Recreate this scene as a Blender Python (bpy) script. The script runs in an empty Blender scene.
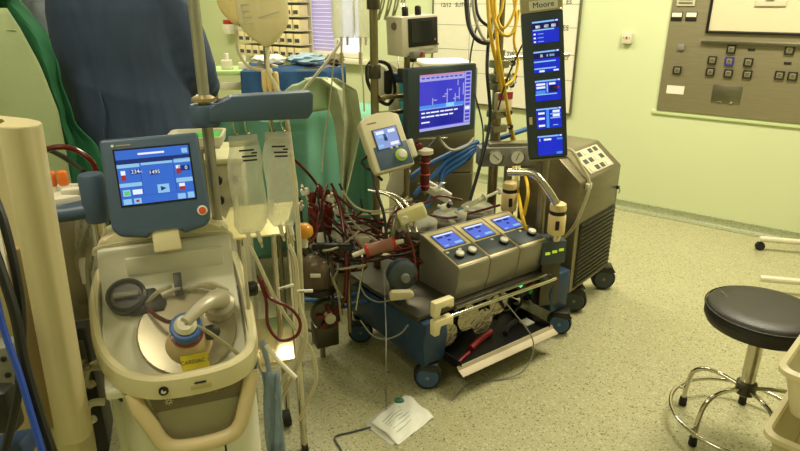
import bpy, bmesh, math, random
from mathutils import Vector, Matrix
random.seed(7)
scene = bpy.context.scene
COL = scene.collection
R = math.radians
V = Vector

# ------------------------------------------------------------------ camera
CAM_H, PITCH, FOC = 1.45, R(20.5), 600.0
cd = bpy.data.cameras.new('camera'); cam = bpy.data.objects.new('camera', cd); COL.objects.link(cam)
cam.location = (0, 0, CAM_H); cam.rotation_euler = (math.pi/2 - PITCH, 0, 0)
cd.sensor_width = 36; cd.lens = FOC * 36 / 800; cd.clip_start = 0.02
scene.camera = cam
# ------------------------------------------------------------------ world, exposure
scene.view_settings.view_transform = 'Standard'; scene.view_settings.look = 'None'
scene.view_settings.gamma = 1.0; scene.view_settings.use_curve_mapping = False
scene.view_settings.exposure = 0.08
w = bpy.data.worlds.new('daylight'); scene.world = w; w.use_nodes = True
w.node_tree.nodes['Background'].inputs[0].default_value = (0.93, 0.92, 1.0, 1)
w.node_tree.nodes['Background'].inputs[1].default_value = 1.6
# the room is a rectangle turned to the camera: x along the right-hand wall, y out of the room
WALL_O, WALL_YAW = (1.617, 4.2755), -37.24
def wall_m():
    return Matrix.Translation((WALL_O[0], WALL_O[1], 0)) @ Matrix.Rotation(R(WALL_YAW), 4, 'Z')
CEIL = 2.9
LAMP_TINT = (1.0, 0.92, 0.69)
LAMPS = [(1.0, -1.2, 78), (-1.2, -1.3, 44), (-3.4, -1.5, 46), (2.6, -3.4, 4), (0.0, -4.5, 27)]  # last one is added over the cream machine to brighten it
for lx, ly, p in LAMPS:                      # one area light under each ceiling fitting
    ld = bpy.data.lights.new('ceiling_panel_light', 'AREA'); ld.shape = 'RECTANGLE'; ld.size = 1.15; ld.size_y = 0.55
    ld.energy = p; ld.color = LAMP_TINT
    lo = bpy.data.objects.new('ceiling_panel_light', ld); COL.objects.link(lo)
    lo.matrix_world = wall_m() @ Matrix.Translation((lx, ly, CEIL - 0.06))

# ------------------------------------------------------------------ pixel to place
C0 = V((0, 0, CAM_H))
def ray(px, py):
    a, b = (px - 400) / FOC, (225.5 - py) / FOC
    return V((a, math.cos(PITCH) + b * math.sin(PITCH), -math.sin(PITCH) + b * math.cos(PITCH)))
def P(px, py, t): return C0 + ray(px, py) * t
def G(px, py, z=0.0):
    r = ray(px, py); return C0 + r * ((z - CAM_H) / r.z)
def DY(px, py, y): r = ray(px, py); return C0 + r * (y / r.y)
class Fr:
    def __init__(s, o, yaw):
        s.M = Matrix.Translation((o[0], o[1], 0)) @ Matrix.Rotation(R(yaw), 4, 'Z'); s.I = s.M.inverted()
        s.o = V((o[0], o[1], 0)); s.x = s.M.to_3x3() @ V((1, 0, 0)); s.y = s.M.to_3x3() @ V((0, 1, 0))
    def l(s, p): return s.I @ p
    def w(s, *p): return s.M @ V(p)
    def v(s, px, py, v):
        r = ray(px, py); return s.l(C0 + r * ((v - (C0 - s.o).dot(s.y)) / r.dot(s.y)))
    def u(s, px, py, u):
        r = ray(px, py); return s.l(C0 + r * ((u - (C0 - s.o).dot(s.x)) / r.dot(s.x)))
    def z(s, px, py, z): return s.l(G(px, py, z))
WF = Fr(WALL_O, WALL_YAW)

# ------------------------------------------------------------------ materials
def lin(c):
    return tuple(((x/255)/12.92 if x/255 <= .04045 else ((x/255 + .055)/1.055)**2.4) for x in c) + (1,)
MATS = {}
def mat(name, col, rough=.5, metal=0., var=.06, scale=18., bump=0., bscale=60., emit=0., spec=.5, stretch=None, coat=0.):
    if name in MATS: return MATS[name]
    m = bpy.data.materials.new(name); m.use_nodes = True; nt = m.node_tree; b = nt.nodes['Principled BSDF']
    b.inputs['Roughness'].default_value = rough; b.inputs['Metallic'].default_value = metal
    b.inputs['Specular IOR Level'].default_value = spec; b.inputs['Coat Weight'].default_value = coat
    c = lin(col)
    if emit:
        b.inputs['Base Color'].default_value = (0.01, 0.01, 0.01, 1)
        b.inputs['Emission Color'].default_value = c; b.inputs['Emission Strength'].default_value = emit
    else:
        tc = nt.nodes.new('ShaderNodeTexCoord'); mp = nt.nodes.new('ShaderNodeMapping')
        nt.links.new(tc.outputs['Object'], mp.inputs[0])
        if stretch: mp.inputs['Scale'].default_value = stretch
        n = nt.nodes.new('ShaderNodeTexNoise'); n.inputs['Scale'].default_value = scale; n.inputs['Detail'].default_value = 4
        nt.links.new(mp.outputs[0], n.inputs['Vector'])
        mx = nt.nodes.new('ShaderNodeMix'); mx.data_type = 'RGBA'
        mx.inputs[6].default_value = tuple(x * (1 - 2*var) for x in c[:3]) + (1,)
        mx.inputs[7].default_value = tuple(min(1, x * (1 + 2*var)) for x in c[:3]) + (1,)
        nt.links.new(n.outputs['Fac'], mx.inputs[0]); nt.links.new(mx.outputs[2], b.inputs['Base Color'])
        if bump:
            n2 = nt.nodes.new('ShaderNodeTexNoise'); n2.inputs['Scale'].default_value = bscale
            nt.links.new(mp.outputs[0], n2.inputs['Vector'])
            bp = nt.nodes.new('ShaderNodeBump'); bp.inputs['Strength'].default_value = bump; bp.inputs['Distance'].default_value = .01
            nt.links.new(n2.outputs['Fac'], bp.inputs['Height']); nt.links.new(bp.outputs[0], b.inputs['Normal'])
    MATS[name] = m; return m
def clear(name, col, keep=.75, rough=.12, edge=1.6, wrinkle=.15):
    """clear plastic: see-through face on, glossy and cloudy towards grazing angles"""
    if name in MATS: return MATS[name]
    m = bpy.data.materials.new(name); m.use_nodes = True; nt = m.node_tree
    for n in list(nt.nodes): nt.nodes.remove(n)
    out = nt.nodes.new('ShaderNodeOutputMaterial'); tr = nt.nodes.new('ShaderNodeBsdfTransparent')
    tr.inputs[0].default_value = tuple(.5 + .5*x for x in lin(col)[:3]) + (1,)
    pb = nt.nodes.new('ShaderNodeBsdfPrincipled'); pb.inputs['Base Color'].default_value = lin(col); pb.inputs['Roughness'].default_value = rough
    fr = nt.nodes.new('ShaderNodeLayerWeight'); fr.inputs[0].default_value = .35
    no = nt.nodes.new('ShaderNodeTexNoise'); no.inputs['Scale'].default_value = 25
    ma = nt.nodes.new('ShaderNodeMath'); ma.operation = 'MULTIPLY_ADD'; ma.use_clamp = True
    ma.inputs[1].default_value = edge * .5; ma.inputs[2].default_value = 1 - keep
    nt.links.new(fr.outputs['Facing'], ma.inputs[0])
    bp = nt.nodes.new('ShaderNodeBump'); bp.inputs['Strength'].default_value = wrinkle; bp.inputs['Distance'].default_value = .01
    nt.links.new(no.outputs['Fac'], bp.inputs['Height']); nt.links.new(bp.outputs[0], pb.inputs['Normal'])
    tl_ = nt.nodes.new('ShaderNodeBsdfTranslucent'); tl_.inputs[0].default_value = lin(col); m2_ = nt.nodes.new('ShaderNodeMixShader'); m2_.inputs[0].default_value = .45
    nt.links.new(pb.outputs[0], m2_.inputs[1]); nt.links.new(tl_.outputs[0], m2_.inputs[2])
    mix = nt.nodes.new('ShaderNodeMixShader')
    nt.links.new(ma.outputs[0], mix.inputs[0]); nt.links.new(tr.outputs[0], mix.inputs[1]); nt.links.new(m2_.outputs[0], mix.inputs[2])
    nt.links.new(mix.outputs[0], out.inputs[0])
    MATS[name] = m; return m

STEEL = mat('brushed_steel', (150, 145, 128), .34, 1., .10, 12, stretch=(1, 1, 14))
CHROME = mat('chrome', (205, 200, 185), .14, 1., .03)
DARKSTEEL = mat('dark_steel', (92, 88, 76), .4, .9, .1, 14)
CREAM = mat('cream_plastic', (214, 208, 184), .38, 0, .03)
WHITEPL = mat('white_plastic', (226, 222, 204), .35, 0, .03)
BEIGE = mat('beige_plastic', (204, 192, 152), .42, 0, .03, 6)
TAN = mat('tan_plastic', (222, 202, 158), .38, 0, .04)
BLUEGREY = mat('blue_grey_plastic', (72, 92, 116), .42, 0, .04)
NAVYPL = mat('navy_plastic', (34, 56, 92), .4, 0, .05)
HLMBLUE = mat('machine_blue_plastic', (30, 58, 88), .42, 0, .06)
BLACK = mat('black_plastic', (22, 21, 20), .4, 0, .1)
RUBBER = mat('black_rubber', (26, 25, 24), .7, 0, .1)
TAUPE = mat('taupe_plastic', (118, 108, 84), .4, 0, .05)
GREYPL = mat('grey_plastic', (128, 128, 120), .42, 0, .05)
SLATE = mat('slate_plastic', (62, 72, 76), .45, 0, .05)
YELLOWC = mat('yellow_cable', (226, 186, 40), .45, 0, .08)
BLUEHOSE = mat('blue_hose', (40, 92, 150), .42, 0, .08)
BLOOD = mat('dark_blood', (92, 14, 14), .22, 0, .2, 30)
BLOODTUBE = mat('blood_filled_tube', (88, 26, 22), .2, 0, .25, 40)
REDPL = mat('red_plastic', (176, 34, 30), .35, 0, .06)
ORANGE = mat('orange_plastic', (232, 120, 44), .4, 0, .04)
CLEARTUBE = clear('clear_tube', (214, 208, 178), .35, .15)
CLEAR = clear('clear_plastic', (222, 220, 200), .80, .08)
HOODCLEAR = clear('clear_hood', (232, 232, 222), .95, .04, .6)
BAGCLEAR = clear('saline_bag', (240, 240, 226), .66, .10, 1.0, .8)
BAGMILK = clear('cloudy_bag', (238, 230, 196), .25, .3)
PRINT = mat('black_print', (30, 28, 26), .6, 0, .02)
PRINTW = mat('white_print', (226, 224, 210), .6, 0, .02)
PAPER = mat('white_paper', (228, 226, 212), .7, 0, .03)

# ------------------------------------------------------------------ mesh building
def crom(pts, sub):
    pts = [V(p) for p in pts]
    if len(pts) < 3 or sub < 2: return pts
    out = []
    for i in range(len(pts) - 1):
        p0 = pts[i-1] if i else pts[0]*2 - pts[1]; p1 = pts[i]; p2 = pts[i+1]
        p3 = pts[i+2] if i + 2 < len(pts) else p2*2 - p1
        for k in range(sub):
            t = k / sub
            out.append(.5*((2*p1) + (p2-p0)*t + (2*p0-5*p1+4*p2-p3)*t*t + (3*p1-p0-3*p2+p3)*t**3))
    out.append(pts[-1]); return out
class B:
    def __init__(s): s.bm = bmesh.new()
    def box(s, c, d, rot=None, bev=0., seg=2):
        M = Matrix.Translation(c) @ (rot.to_4x4() if rot else Matrix.Identity(4)) @ Matrix.Diagonal((d[0], d[1], d[2], 1))
        vs = bmesh.ops.create_cube(s.bm, size=1, matrix=M)['verts']
        if bev: s._bev(vs, bev, seg)
        return s
    def _bev(s, vs, bev, seg):
        es = list({e for v in vs for e in v.link_edges})
        bmesh.ops.bevel(s.bm, geom=es, offset=bev, segments=seg, profile=.5, affect='EDGES', clamp_overlap=True)
    def b2(s, a, b, bev=0., seg=2):
        a, b = V(a), V(b); d = b - a
        return s.box((a + b)/2, (abs(d.x), abs(d.y), abs(d.z)), None, bev, seg)
    def rings(s, rs, closed=False, caps=True):
        prev = None; first = None; n = len(rs[0])
        for r in rs:
            vs = [s.bm.verts.new(p) for p in r]
            if prev:
                for i in range(n): s.bm.faces.new((prev[i], prev[(i+1) % n], vs[(i+1) % n], vs[i]))
            else: first = vs
            prev = vs
        if closed:
            for i in range(n): s.bm.faces.new((prev[i], prev[(i+1) % n], first[(i+1) % n], first[i]))
        elif caps:
            s.bm.faces.new(list(reversed(first))); s.bm.faces.new(prev)
        return s
    def tube(s, pts, r, n=8, sub=6, closed=False, caps=True):
        pts = [V(p) for p in pts]
        if closed:
            k = len(pts); P3 = crom([pts[-1]] + pts + [pts[0], pts[1]], sub); pts = P3[sub:sub*(k+1)]
        else: pts = crom(pts, sub)
        m = len(pts); rs = []; up = None
        for i, p in enumerate(pts):
            a = pts[i-1] if (i or closed) else p; b = pts[(i+1) % m] if (i < m-1 or closed) else p
            t = (b - a).normalized() if (b - a).length > 1e-9 else V((0, 0, 1))
            if up is None: up = t.orthogonal().normalized()
            up = up - t*up.dot(t)
            up = up.normalized() if up.length > 1e-6 else t.orthogonal().normalized()
            sd = t.cross(up)
            rr = r(i/(m-1)) if callable(r) else r
            rs.append([p + (up*math.cos(q) + sd*math.sin(q))*rr for q in [2*math.pi*j/n for j in range(n)]])
        return s.rings(rs, closed, caps)
    def cyl(s, a, b, r, r2=None, n=16):
        a, b = V(a), V(b); t = (b - a).normalized(); up = t.orthogonal().normalized(); sd = t.cross(up); r2 = r if r2 is None else r2
        return s.rings([[p + (up*math.cos(q) + sd*math.sin(q))*x for q in [2*math.pi*j/n for j in range(n)]] for p, x in ((a, r), (b, r2))])
    def lathe(s, prof, o=(0, 0, 0), ax=(0, 0, 1), n=24, caps=True):
        o, t = V(o), V(ax).normalized(); up = t.orthogonal().normalized(); sd = t.cross(up)
        return s.rings([[o + t*h + (up*math.cos(q) + sd*math.sin(q))*max(r, 1e-4) for q in [2*math.pi*j/n for j in range(n)]] for r, h in prof], False, caps)
    def prism(s, poly, pl, a, b, bev=0., seg=2):
        """poly in plane pl ('xz','yz','xy'), swept from a to b along the third axis"""
        f = {'xz': lambda p, h: V((p[0], h, p[1])), 'yz': lambda p, h: V((h, p[0], p[1])), 'xy': lambda p, h: V((p[0], p[1], h))}[pl]
        A = [s.bm.verts.new(f(p, a)) for p in poly]; Bv = [s.bm.verts.new(f(p, b)) for p in poly]; n = len(poly)
        s.bm.faces.new(A); s.bm.faces.new(list(reversed(Bv)))
        for i in range(n): s.bm.faces.new((A[(i+1) % n], A[i], Bv[i], Bv[(i+1) % n]))
        if bev: s._bev(A + Bv, bev, seg)
        return s
    def sheet(s, fn, nu, nv):
        g = [[s.bm.verts.new(fn(i/nu, j/nv)) for j in range(nv+1)] for i in range(nu+1)]
        for i in range(nu):
            for j in range(nv): s.bm.faces.new((g[i][j], g[i+1][j], g[i+1][j+1], g[i][j+1]))
        return s
    def quad(s, *p): s.bm.faces.new([s.bm.verts.new(q) for q in p]); return s
    def blob(s, c, r, jig=0., n=2, seed=1):
        vs = bmesh.ops.create_icosphere(s.bm, subdivisions=n, radius=1)['verts']; rd = random.Random(seed)
        for v in vs:
            k = 1 + rd.uniform(-jig, jig); v.co = V((v.co.x*r[0]*k, v.co.y*r[1]*k, v.co.z*r[2]*k)) + V(c)
        return s
    def done(s, name, m, parent=None, M=None, thick=0., smooth=True, ang=.7):
        bmesh.ops.recalc_face_normals(s.bm, faces=s.bm.faces)
        me = bpy.data.meshes.new(name); s.bm.to_mesh(me); s.bm.free(); me.materials.append(m)
        if smooth:
            me.shade_smooth(); me.set_sharp_from_angle(angle=ang)
        o = bpy.data.objects.new(name, me); COL.objects.link(o)
        if parent: o.parent = parent
        if M is not None: o.matrix_local = M
        if thick:
            md = o.modifiers.new('thickness', 'SOLIDIFY'); md.thickness = thick; md.offset = 0
        return o
def tag(o, label, cat, group=None, kind=None):
    o['label'] = label; o['category'] = cat
    if group: o['group'] = group
    if kind: o['kind'] = kind
    return o
def struct(o, label=None):
    o['kind'] = 'structure'
    if label: o['label'] = label
    return o
def thing(name, label, cat, M=None, group=None):
    o = bpy.data.objects.new(name, None); COL.objects.link(o); o.empty_display_size = .05
    if M is not None: o.matrix_world = M
    return tag(o, label, cat, group)
def lettering(txt, size, m, parent, M, name='lettering', align='CENTER', depth=.0006):
    cu = bpy.data.curves.new(name, 'FONT'); cu.body = txt; cu.size = size; cu.align_x = align; cu.align_y = 'CENTER'; cu.extrude = depth; cu.resolution_u = 2
    t = bpy.data.objects.new('t', cu); me = bpy.data.meshes.new_from_object(t); bpy.data.objects.remove(t); bpy.data.curves.remove(cu)
    me.name = name; me.materials.clear(); me.materials.append(m)
    o = bpy.data.objects.new(name, me); COL.objects.link(o); o.parent = parent; o.matrix_local = M; return o
UP90 = Matrix.Rotation(math.pi/2, 4, 'X')      # text lying in xy -> standing, facing -y
def copy_tree(o, parent=None):
    c = o.copy(); COL.objects.link(c)
    if parent: c.parent = parent
    for ch in o.children: copy_tree(ch, c)
    return c
def basis(tl, tr, bl, upright=False):
    """matrix of a flat face seen from the front: x right, z up, y away from the viewer; origin at its centre"""
    x = (tr - tl).normalized(); z = (tl - bl); z = (z - x*z.dot(x)).normalized(); y = z.cross(x)
    c = (tr + bl)/2
    if upright: z = (tl - bl).normalized(); x = (tr - tl); x = (x - z*x.dot(z)).normalized(); y = z.cross(x)
    M = Matrix((x, y, z)).transposed().to_4x4(); M.translation = c
    return M, (tr - tl).length, (tl - bl).length
def looseTube(name, pts, r, m, label, cat='tube', group=None, n=8, sub=7):
    return tag(B().tube(pts, r, n, sub).done(name, m), label, cat, group)
# ================================================================== the room
FLOORM = bpy.data.materials.new('speckled_vinyl_floor'); FLOORM.use_nodes = True
def speckle(m, base, dark, light, rough):
    nt = m.node_tree; b = nt.nodes['Principled BSDF']; L = nt.links.new
    tc = nt.nodes.new('ShaderNodeTexCoord')
    def flecks(scale, thr, seed):
        mp = nt.nodes.new('ShaderNodeMapping'); mp.inputs['Location'].default_value = (seed, seed*2.3, seed*.7); L(tc.outputs['Object'], mp.inputs[0])
        nz = nt.nodes.new('ShaderNodeTexNoise'); nz.inputs['Scale'].default_value = scale*1.7; L(mp.outputs[0], nz.inputs['Vector'])
        ad = nt.nodes.new('ShaderNodeVectorMath'); ad.operation = 'MULTIPLY_ADD'; ad.inputs[1].default_value = (.9/scale,)*3; L(nz.outputs['Color'], ad.inputs[0]); L(mp.outputs[0], ad.inputs[2])
        vo = nt.nodes.new('ShaderNodeTexVoronoi'); vo.inputs['Scale'].default_value = scale; L(ad.outputs[0], vo.inputs['Vector'])
        sp = nt.nodes.new('ShaderNodeSeparateColor'); L(vo.outputs['Color'], sp.inputs[0])
        mu = nt.nodes.new('ShaderNodeMath'); mu.operation = 'MULTIPLY'; mu.inputs[1].default_value = thr; L(sp.outputs[0], mu.inputs[0])
        lt = nt.nodes.new('ShaderNodeMath'); lt.operation = 'LESS_THAN'; L(vo.outputs['Distance'], lt.inputs[0]); L(mu.outputs[0], lt.inputs[1])
        return lt.outputs[0]
    col = None
    no = nt.nodes.new('ShaderNodeTexNoise'); no.inputs['Scale'].default_value = 2.2; no.inputs['Detail'].default_value = 5; L(tc.outputs['Object'], no.inputs['Vector'])
    mx = nt.nodes.new('ShaderNodeMix'); mx.data_type = 'RGBA'; mx.inputs[6].default_value = tuple(x*.93 for x in lin(base)); mx.inputs[7].default_value = tuple(x*1.05 for x in lin(base)); L(no.outputs['Fac'], mx.inputs[0]); col = mx.outputs[2]
    for sc, th, c, sd, op in ((90, .5, light, 1., .5), (95, .38, dark, 5., .7), (170, .4, dark, 9., .5), (52, .24, dark, 13., .8)):
        f = flecks(sc, th, sd); mu = nt.nodes.new('ShaderNodeMath'); mu.operation = 'MULTIPLY'; mu.inputs[1].default_value = op; L(f, mu.inputs[0])
        mx = nt.nodes.new('ShaderNodeMix'); mx.data_type = 'RGBA'; L(mu.outputs[0], mx.inputs[0]); L(col, mx.inputs[6]); mx.inputs[7].default_value = lin(c); col = mx.outputs[2]
    L(col, b.inputs['Base Color']); b.inputs['Roughness'].default_value = rough
speckle(FLOORM, (174, 170, 132), (82, 82, 54), (206, 206, 172), .36)
BASEM = bpy.data.materials.new('speckled_vinyl_skirting'); BASEM.use_nodes = True
speckle(BASEM, (150, 156, 118), (96, 100, 70), (176, 180, 146), .4)
WALLM = mat('pale_green_wall_paint', (212, 220, 176), .55, 0, .02, 1.5, bump=.04, bscale=220)
CEILM = mat('white_ceiling_paint', (226, 226, 214), .7, 0, .02)
X0, X1, Y0 = -5.3, 4.6, -6.6       # room extents in wall coordinates (y = 0 is the right-hand wall)
M = wall_m()
# window opening in the right-hand wall
WX0, WX1, WZ0, WZ1 = -3.24, -2.45, .95, 2.05
struct(B().b2((X0, Y0, -.05), (X1, 0, 0)).done('floor', FLOORM, M=M))
struct(B().b2((X0, Y0, CEIL), (X1, 0, CEIL+.05)).done('ceiling', CEILM, M=M))
b = B(); b.b2((X0-.1, 0, 0), (WX0, .12, CEIL)); b.b2((WX1, 0, 0), (X1+.1, .12, CEIL)); b.b2((WX0, 0, 0), (WX1, .12, WZ0)); b.b2((WX0, 0, WZ1), (WX1, .12, CEIL))
struct(b.done('wall_right', WALLM, M=M))
struct(B().b2((X0-.12, Y0, 0), (X0, 0, CEIL)).done('wall_back', WALLM, M=M))
struct(B().b2((X1, Y0, 0), (X1+.12, 0, CEIL)).done('wall_front', WALLM, M=M))
struct(B().b2((X0-.1, Y0-.12, 0), (X1+.1, Y0, CEIL)).done('wall_left', WALLM, M=M))
def cove(x0, x1): return [(-.045, 0), (-.045, .004), (-.022, .010), (-.009, .026), (-.006, .064), (0, .068), (0, 0)]
struct(B().prism(cove(0, 0), 'yz', X0, X1).done('baseboard_right', BASEM, M=M))
struct(B().prism([(X0, 0), (X0, .068), (X0+.006, .064), (X0+.009, .026), (X0+.045, .004), (X0+.045, 0)], 'xz', Y0, -.045).done('baseboard_back', BASEM, M=M))
# window: frame, panes, sill, blind
wn = bpy.data.objects.new('window_1', None); COL.objects.link(wn); wn.matrix_world = M; struct(wn, 'white framed window with a lowered pleated blind')
FRM = mat('window_frame_white', (232, 228, 206), .4, 0, .02)
b = B(); f = .045
b.b2((WX0, -.015, WZ0), (WX0+f, .09, WZ1), .004); b.b2((WX1-f, -.015, WZ0), (WX1, .09, WZ1), .004)
b.b2((WX0+f, -.015, WZ1-f), (WX1-f, .09, WZ1), .004); b.b2((WX0+f, -.015, WZ0), (WX1-f, .09, WZ0+f), .004)
xm = WX0 + .45; b.b2((xm-.02, -.01, WZ0+f), (xm+.02, .08, WZ1-f), .004)
b.done('window_frame', FRM, wn)
for a, c in ((WX0+f, xm-.02), (xm+.02, WX1-f)): B().b2((a, .05, WZ0+f), (c, .056, WZ1-f)).done('pane', clear('window_glass', (238, 240, 250), .95, .02, .6), wn)
B().b2((WX0-.04, -.07, WZ0-.05), (WX1+.06, 0, WZ0-.005), .006).done('window_sill', FRM, wn)
bm_ = bpy.data.materials.new('lavender_blind'); bm_.use_nodes = True; nt = bm_.node_tree
pb = nt.nodes['Principled BSDF']; pb.inputs['Base Color'].default_value = lin((214, 206, 226)); pb.inputs['Roughness'].default_value = .8
tl = nt.nodes.new('ShaderNodeBsdfTranslucent'); tl.inputs[0].default_value = lin((232, 224, 240)); mxs = nt.nodes.new('ShaderNodeMixShader'); mxs.inputs[0].default_value = .6
nt.links.new(pb.outputs[0], mxs.inputs[1]); nt.links.new(tl.outputs[0], mxs.inputs[2]); nt.links.new(mxs.outputs[0], nt.nodes['Material Output'].inputs[0])
z = WZ0 + f + .012
me0 = None
while z < WZ1 - f - .02:
    if me0 is None:
        o = B().box((0, 0, 0), (xm-.02-WX0-f-.01, .004, .034), Matrix.Rotation(R(18), 3, 'X')).done('blind_slat', bm_, wn); me0 = o.data
    else:
        o = bpy.data.objects.new('blind_slat', me0); COL.objects.link(o); o.parent = wn
    o.location = ((WX0+f+xm-.02)/2, .02, z); z += .036
# ceiling light fittings (above the picture)
LM = mat('light_diffuser', (255, 240, 200), .6, 0, .0, emit=2.0)
proto = None
for i, (lx, ly, p) in enumerate(LAMPS):
    T = M @ Matrix.Translation((lx, ly, CEIL))
    if proto is None:
        proto = thing('ceiling_light', 'flat rectangular ceiling light panel in a white frame', 'ceiling light', T, 'ceiling light panels')
        b = B(); b.b2((-.62, -.32, -.03), (.62, -.29, 0)); b.b2((-.62, .29, -.03), (.62, .32, 0)); b.b2((-.62, -.29, -.03), (-.59, .29, 0)); b.b2((.59, -.29, -.03), (.62, .29, 0)); b.done('frame', WHITEPL, proto)
        B().b2((-.59, -.29, -.02), (.59, .29, -.005)).done('diffuser', LM, proto)
    else:
        c = copy_tree(proto); c.matrix_world = T

# ------------------------------------------------------------------ steel control panel set in the right-hand wall
def wp(px, py): q = WF.v(px, py, 0); return q.x, q.z
PANEL = mat('panel_steel', (150, 142, 114), .36, .35, .08, 9, stretch=(1, 1, 10))
cp = thing('wall_control_panel', 'large brushed steel control panel with rows of square push buttons on the green wall', 'control panel', M)
px0, pz0, px1, pz1 = .196, .75, 1.75, 1.95
B().b2((px0, -.018, pz0), (px1, -.002, pz1), .003).done('face_plate', PANEL, cp)
b = B(); b.b2((px0-.03, -.012, pz0-.028), (px1+.03, -.001, pz0-.0005), .003); b.b2((px0-.03, -.012, pz1+.0005), (px1+.03, -.001, pz1+.03), .003); b.b2((px1+.0005, -.012, pz0), (px1+.03, -.001, pz1), .003)
b.done('surround', mat('pale_green_trim', (206, 222, 166), .5, 0, .03), cp)
# inset viewing screen with black gasket
ix0, iz0 = wp(706, 33); ix1, iz1 = 1.55, 1.85
gas = B(); w_ = .016
gas.b2((ix0, -.034, iz0), (ix0+w_, -.0185, iz1), .006); gas.b2((ix1-w_, -.034, iz0), (ix1, -.0185, iz1), .006); gas.b2((ix0+w_, -.034, iz0), (ix1-w_, -.0185, iz0+w_), .006); gas.b2((ix0+w_, -.034, iz1-w_), (ix1-w_, -.0185, iz1), .006)
scr = B().b2((ix0+w_+.001, -.024, iz0+w_+.001), (ix1-w_-.001, -.0185, iz1-w_-.001)).done('viewing_screen', mat('screen_cream', (214, 204, 172), .3, 0, .02), cp)
gas.done('gasket', BLACK, scr)
lx0, lz0 = wp(702, 43); B().b2((lx0, -.04, lz0), (1.56, -.0185, lz0+.022), .004).done('ledge', STEEL, cp)
sx, sz = wp(770, 3)
so = B().b2((sx-.075, -.034, sz-.018), (sx+.09, -.0245, sz+.07), .003).done('socket_plate', CREAM, cp)
B().b2((sx-.02, -.046, sz+.02), (sx+.025, -.0345, sz+.045), .003).done('rocker', REDPL, so)
BTN = mat('button_face', (150, 142, 114), .35, .5, .05); BTNB = mat('button_bezel', (38, 36, 32), .35, 0, .05); BTNBLUE = mat('button_bezel_lit', (70, 60, 200), .4, 0, 0, emit=.3)
btn = [(732, 49), (713, 60), (730, 61), (749, 62), (711, 71.5), (729, 73), (748, 74), (678, 70), (790, 50), (780, 75), (793, 76)]
pm = pf = None
for i, (x, y) in enumerate(btn):
    bx, bz = wp(x, y); r = .026
    if pm is None:
        b = B(); b.b2((-r, -.012, -r), (r, 0, -r+.008), .003); b.b2((-r, -.012, r-.008), (r, 0, r), .003); b.b2((-r, -.012, -r+.008), (-r+.008, 0, r-.008), .002); b.b2((r-.008, -.012, -r+.008), (r, 0, r-.008), .002)
        o = b.done('push_button', BTNB, cp); pm = o.data
        fo = B().b2((-r+.0085, -.010, -r+.0085), (r-.0085, -.0005, r-.0085), .003).done('button_face', BTN, o); pf = fo.data
    else:
        me = pm
        if i == 2: me = pm.copy(); me.materials.clear(); me.materials.append(BTNBLUE)
        o = bpy.data.objects.new('push_button', me); COL.objects.link(o); o.parent = cp
        fo = bpy.data.objects.new('button_face', pf); COL.objects.link(fo); fo.parent = o
    o.location = (bx, -.0185, bz)
    for k in range(2): B().b2((-.008, -.0112, .004-.009*k), (.008, -.0104, .007-.009*k)).done('symbol', PRINT, o)
for x, y in ((752, 49.5), (788, 63)):
    bx, bz = wp(x, y); B().b2((bx-.02, -.022, bz-.007), (bx+.02, -.0185, bz+.007), .001).done('indicator', BTNB, cp)
bx, bz = wp(676, 89.5); B().b2((bx-.055, -.0195, bz-.027), (bx+.055, -.0185, bz+.027)).done('paper_label', PAPER, cp)
for x in (677.5, 692):
    bx, bz = wp(x, 16.5); o = B().b2((bx-.034, -.022, bz-.028), (bx+.034, -.0185, bz+.028), .002).done('name_plate', BTNB, cp); B().b2((bx-.03, -.0232, bz-.002), (bx+.03, -.0222, bz+.024)).done('name_strip', PAPER, o)
bx, bz = wp(682, 47); B().b2((bx-.02, -.032, bz-.018), (bx+.02, -.0185, bz+.018), .003).done('key_switch', GREYPL, cp)
bx, bz = wp(727, 94); hx = .085
o = B().b2((bx-hx, -.0215, bz-.058), (bx+hx, -.0185, bz+.058), .002).done('access_flap', STEEL, cp)
for k in (-1, 1): B().b2((bx+k*.032-.012, -.026, bz-.056), (bx+k*.032+.012, -.022, bz-.048), .001).done('hinge', CHROME, o)
bx, bz = wp(687, 1); o = B().b2((bx-.055, -.026, bz-.03), (bx+.055, -.0185, bz+.11), .003).done('grille_frame', CREAM, cp)
for k in range(5): B().b2((bx-.042, -.03, bz-.015+.022*k), (bx+.042, -.0265, bz-.006+.022*k)).done('grille_slat', TAUPE, o)
# small square wall unit
bx, bz = wp(628, 38)
t = thing('wall_switch', 'small square cream wall unit with a red dot on bare green wall', 'switch', M @ Matrix.Translation((bx, 0, bz)))
B().b2((-.034, -.03, -.036), (.034, -.001, .036), .004).done('housing', CREAM, t)
B().cyl((0, -.0345, .003), (0, -.0305, .003), .007).done('red_dot', REDPL, t)
for k in (-1, 1): B().cyl((.02*k, -.033, .003), (.02*k, -.0305, .003), .003).done('screw', TAUPE, t)
# whiteboard
x0, _ = wp(434, 60); x1, z0 = wp(570, 113); z1 = 1.75
wb = thing('whiteboard', 'white tally board with black column headings behind the machine masts', 'whiteboard', M)
B().b2((x0, -.016, z0), (x1, -.003, z1)).done('board', mat('board_white', (232, 228, 206), .3, 0, .02), wb)
b = B(); q = .014
b.b2((x0-q, -.024, z0-q), (x1+q, -.001, z0-.0005), .003); b.b2((x0-q, -.024, z1+.0005), (x1+q, -.001, z1+q), .003); b.b2((x0-q, -.024, z0), (x0-.0005, -.001, z1), .003); b.b2((x1+.0005, -.024, z0), (x1+q, -.001, z1), .003)
b.done('frame', STEEL, wb)
b = B()
for z in (1.43, 1.27, 1.08, .9): b.b2((x0, -.0172, z-.0015), (x1, -.0164, z+.0015))
for x in (x0+.35, x0+.75): b.b2((x-.0015, -.0174, z0), (x+.0015, -.0166, z1))
b.done('ruled_lines', GREYPL, wb)
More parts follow.
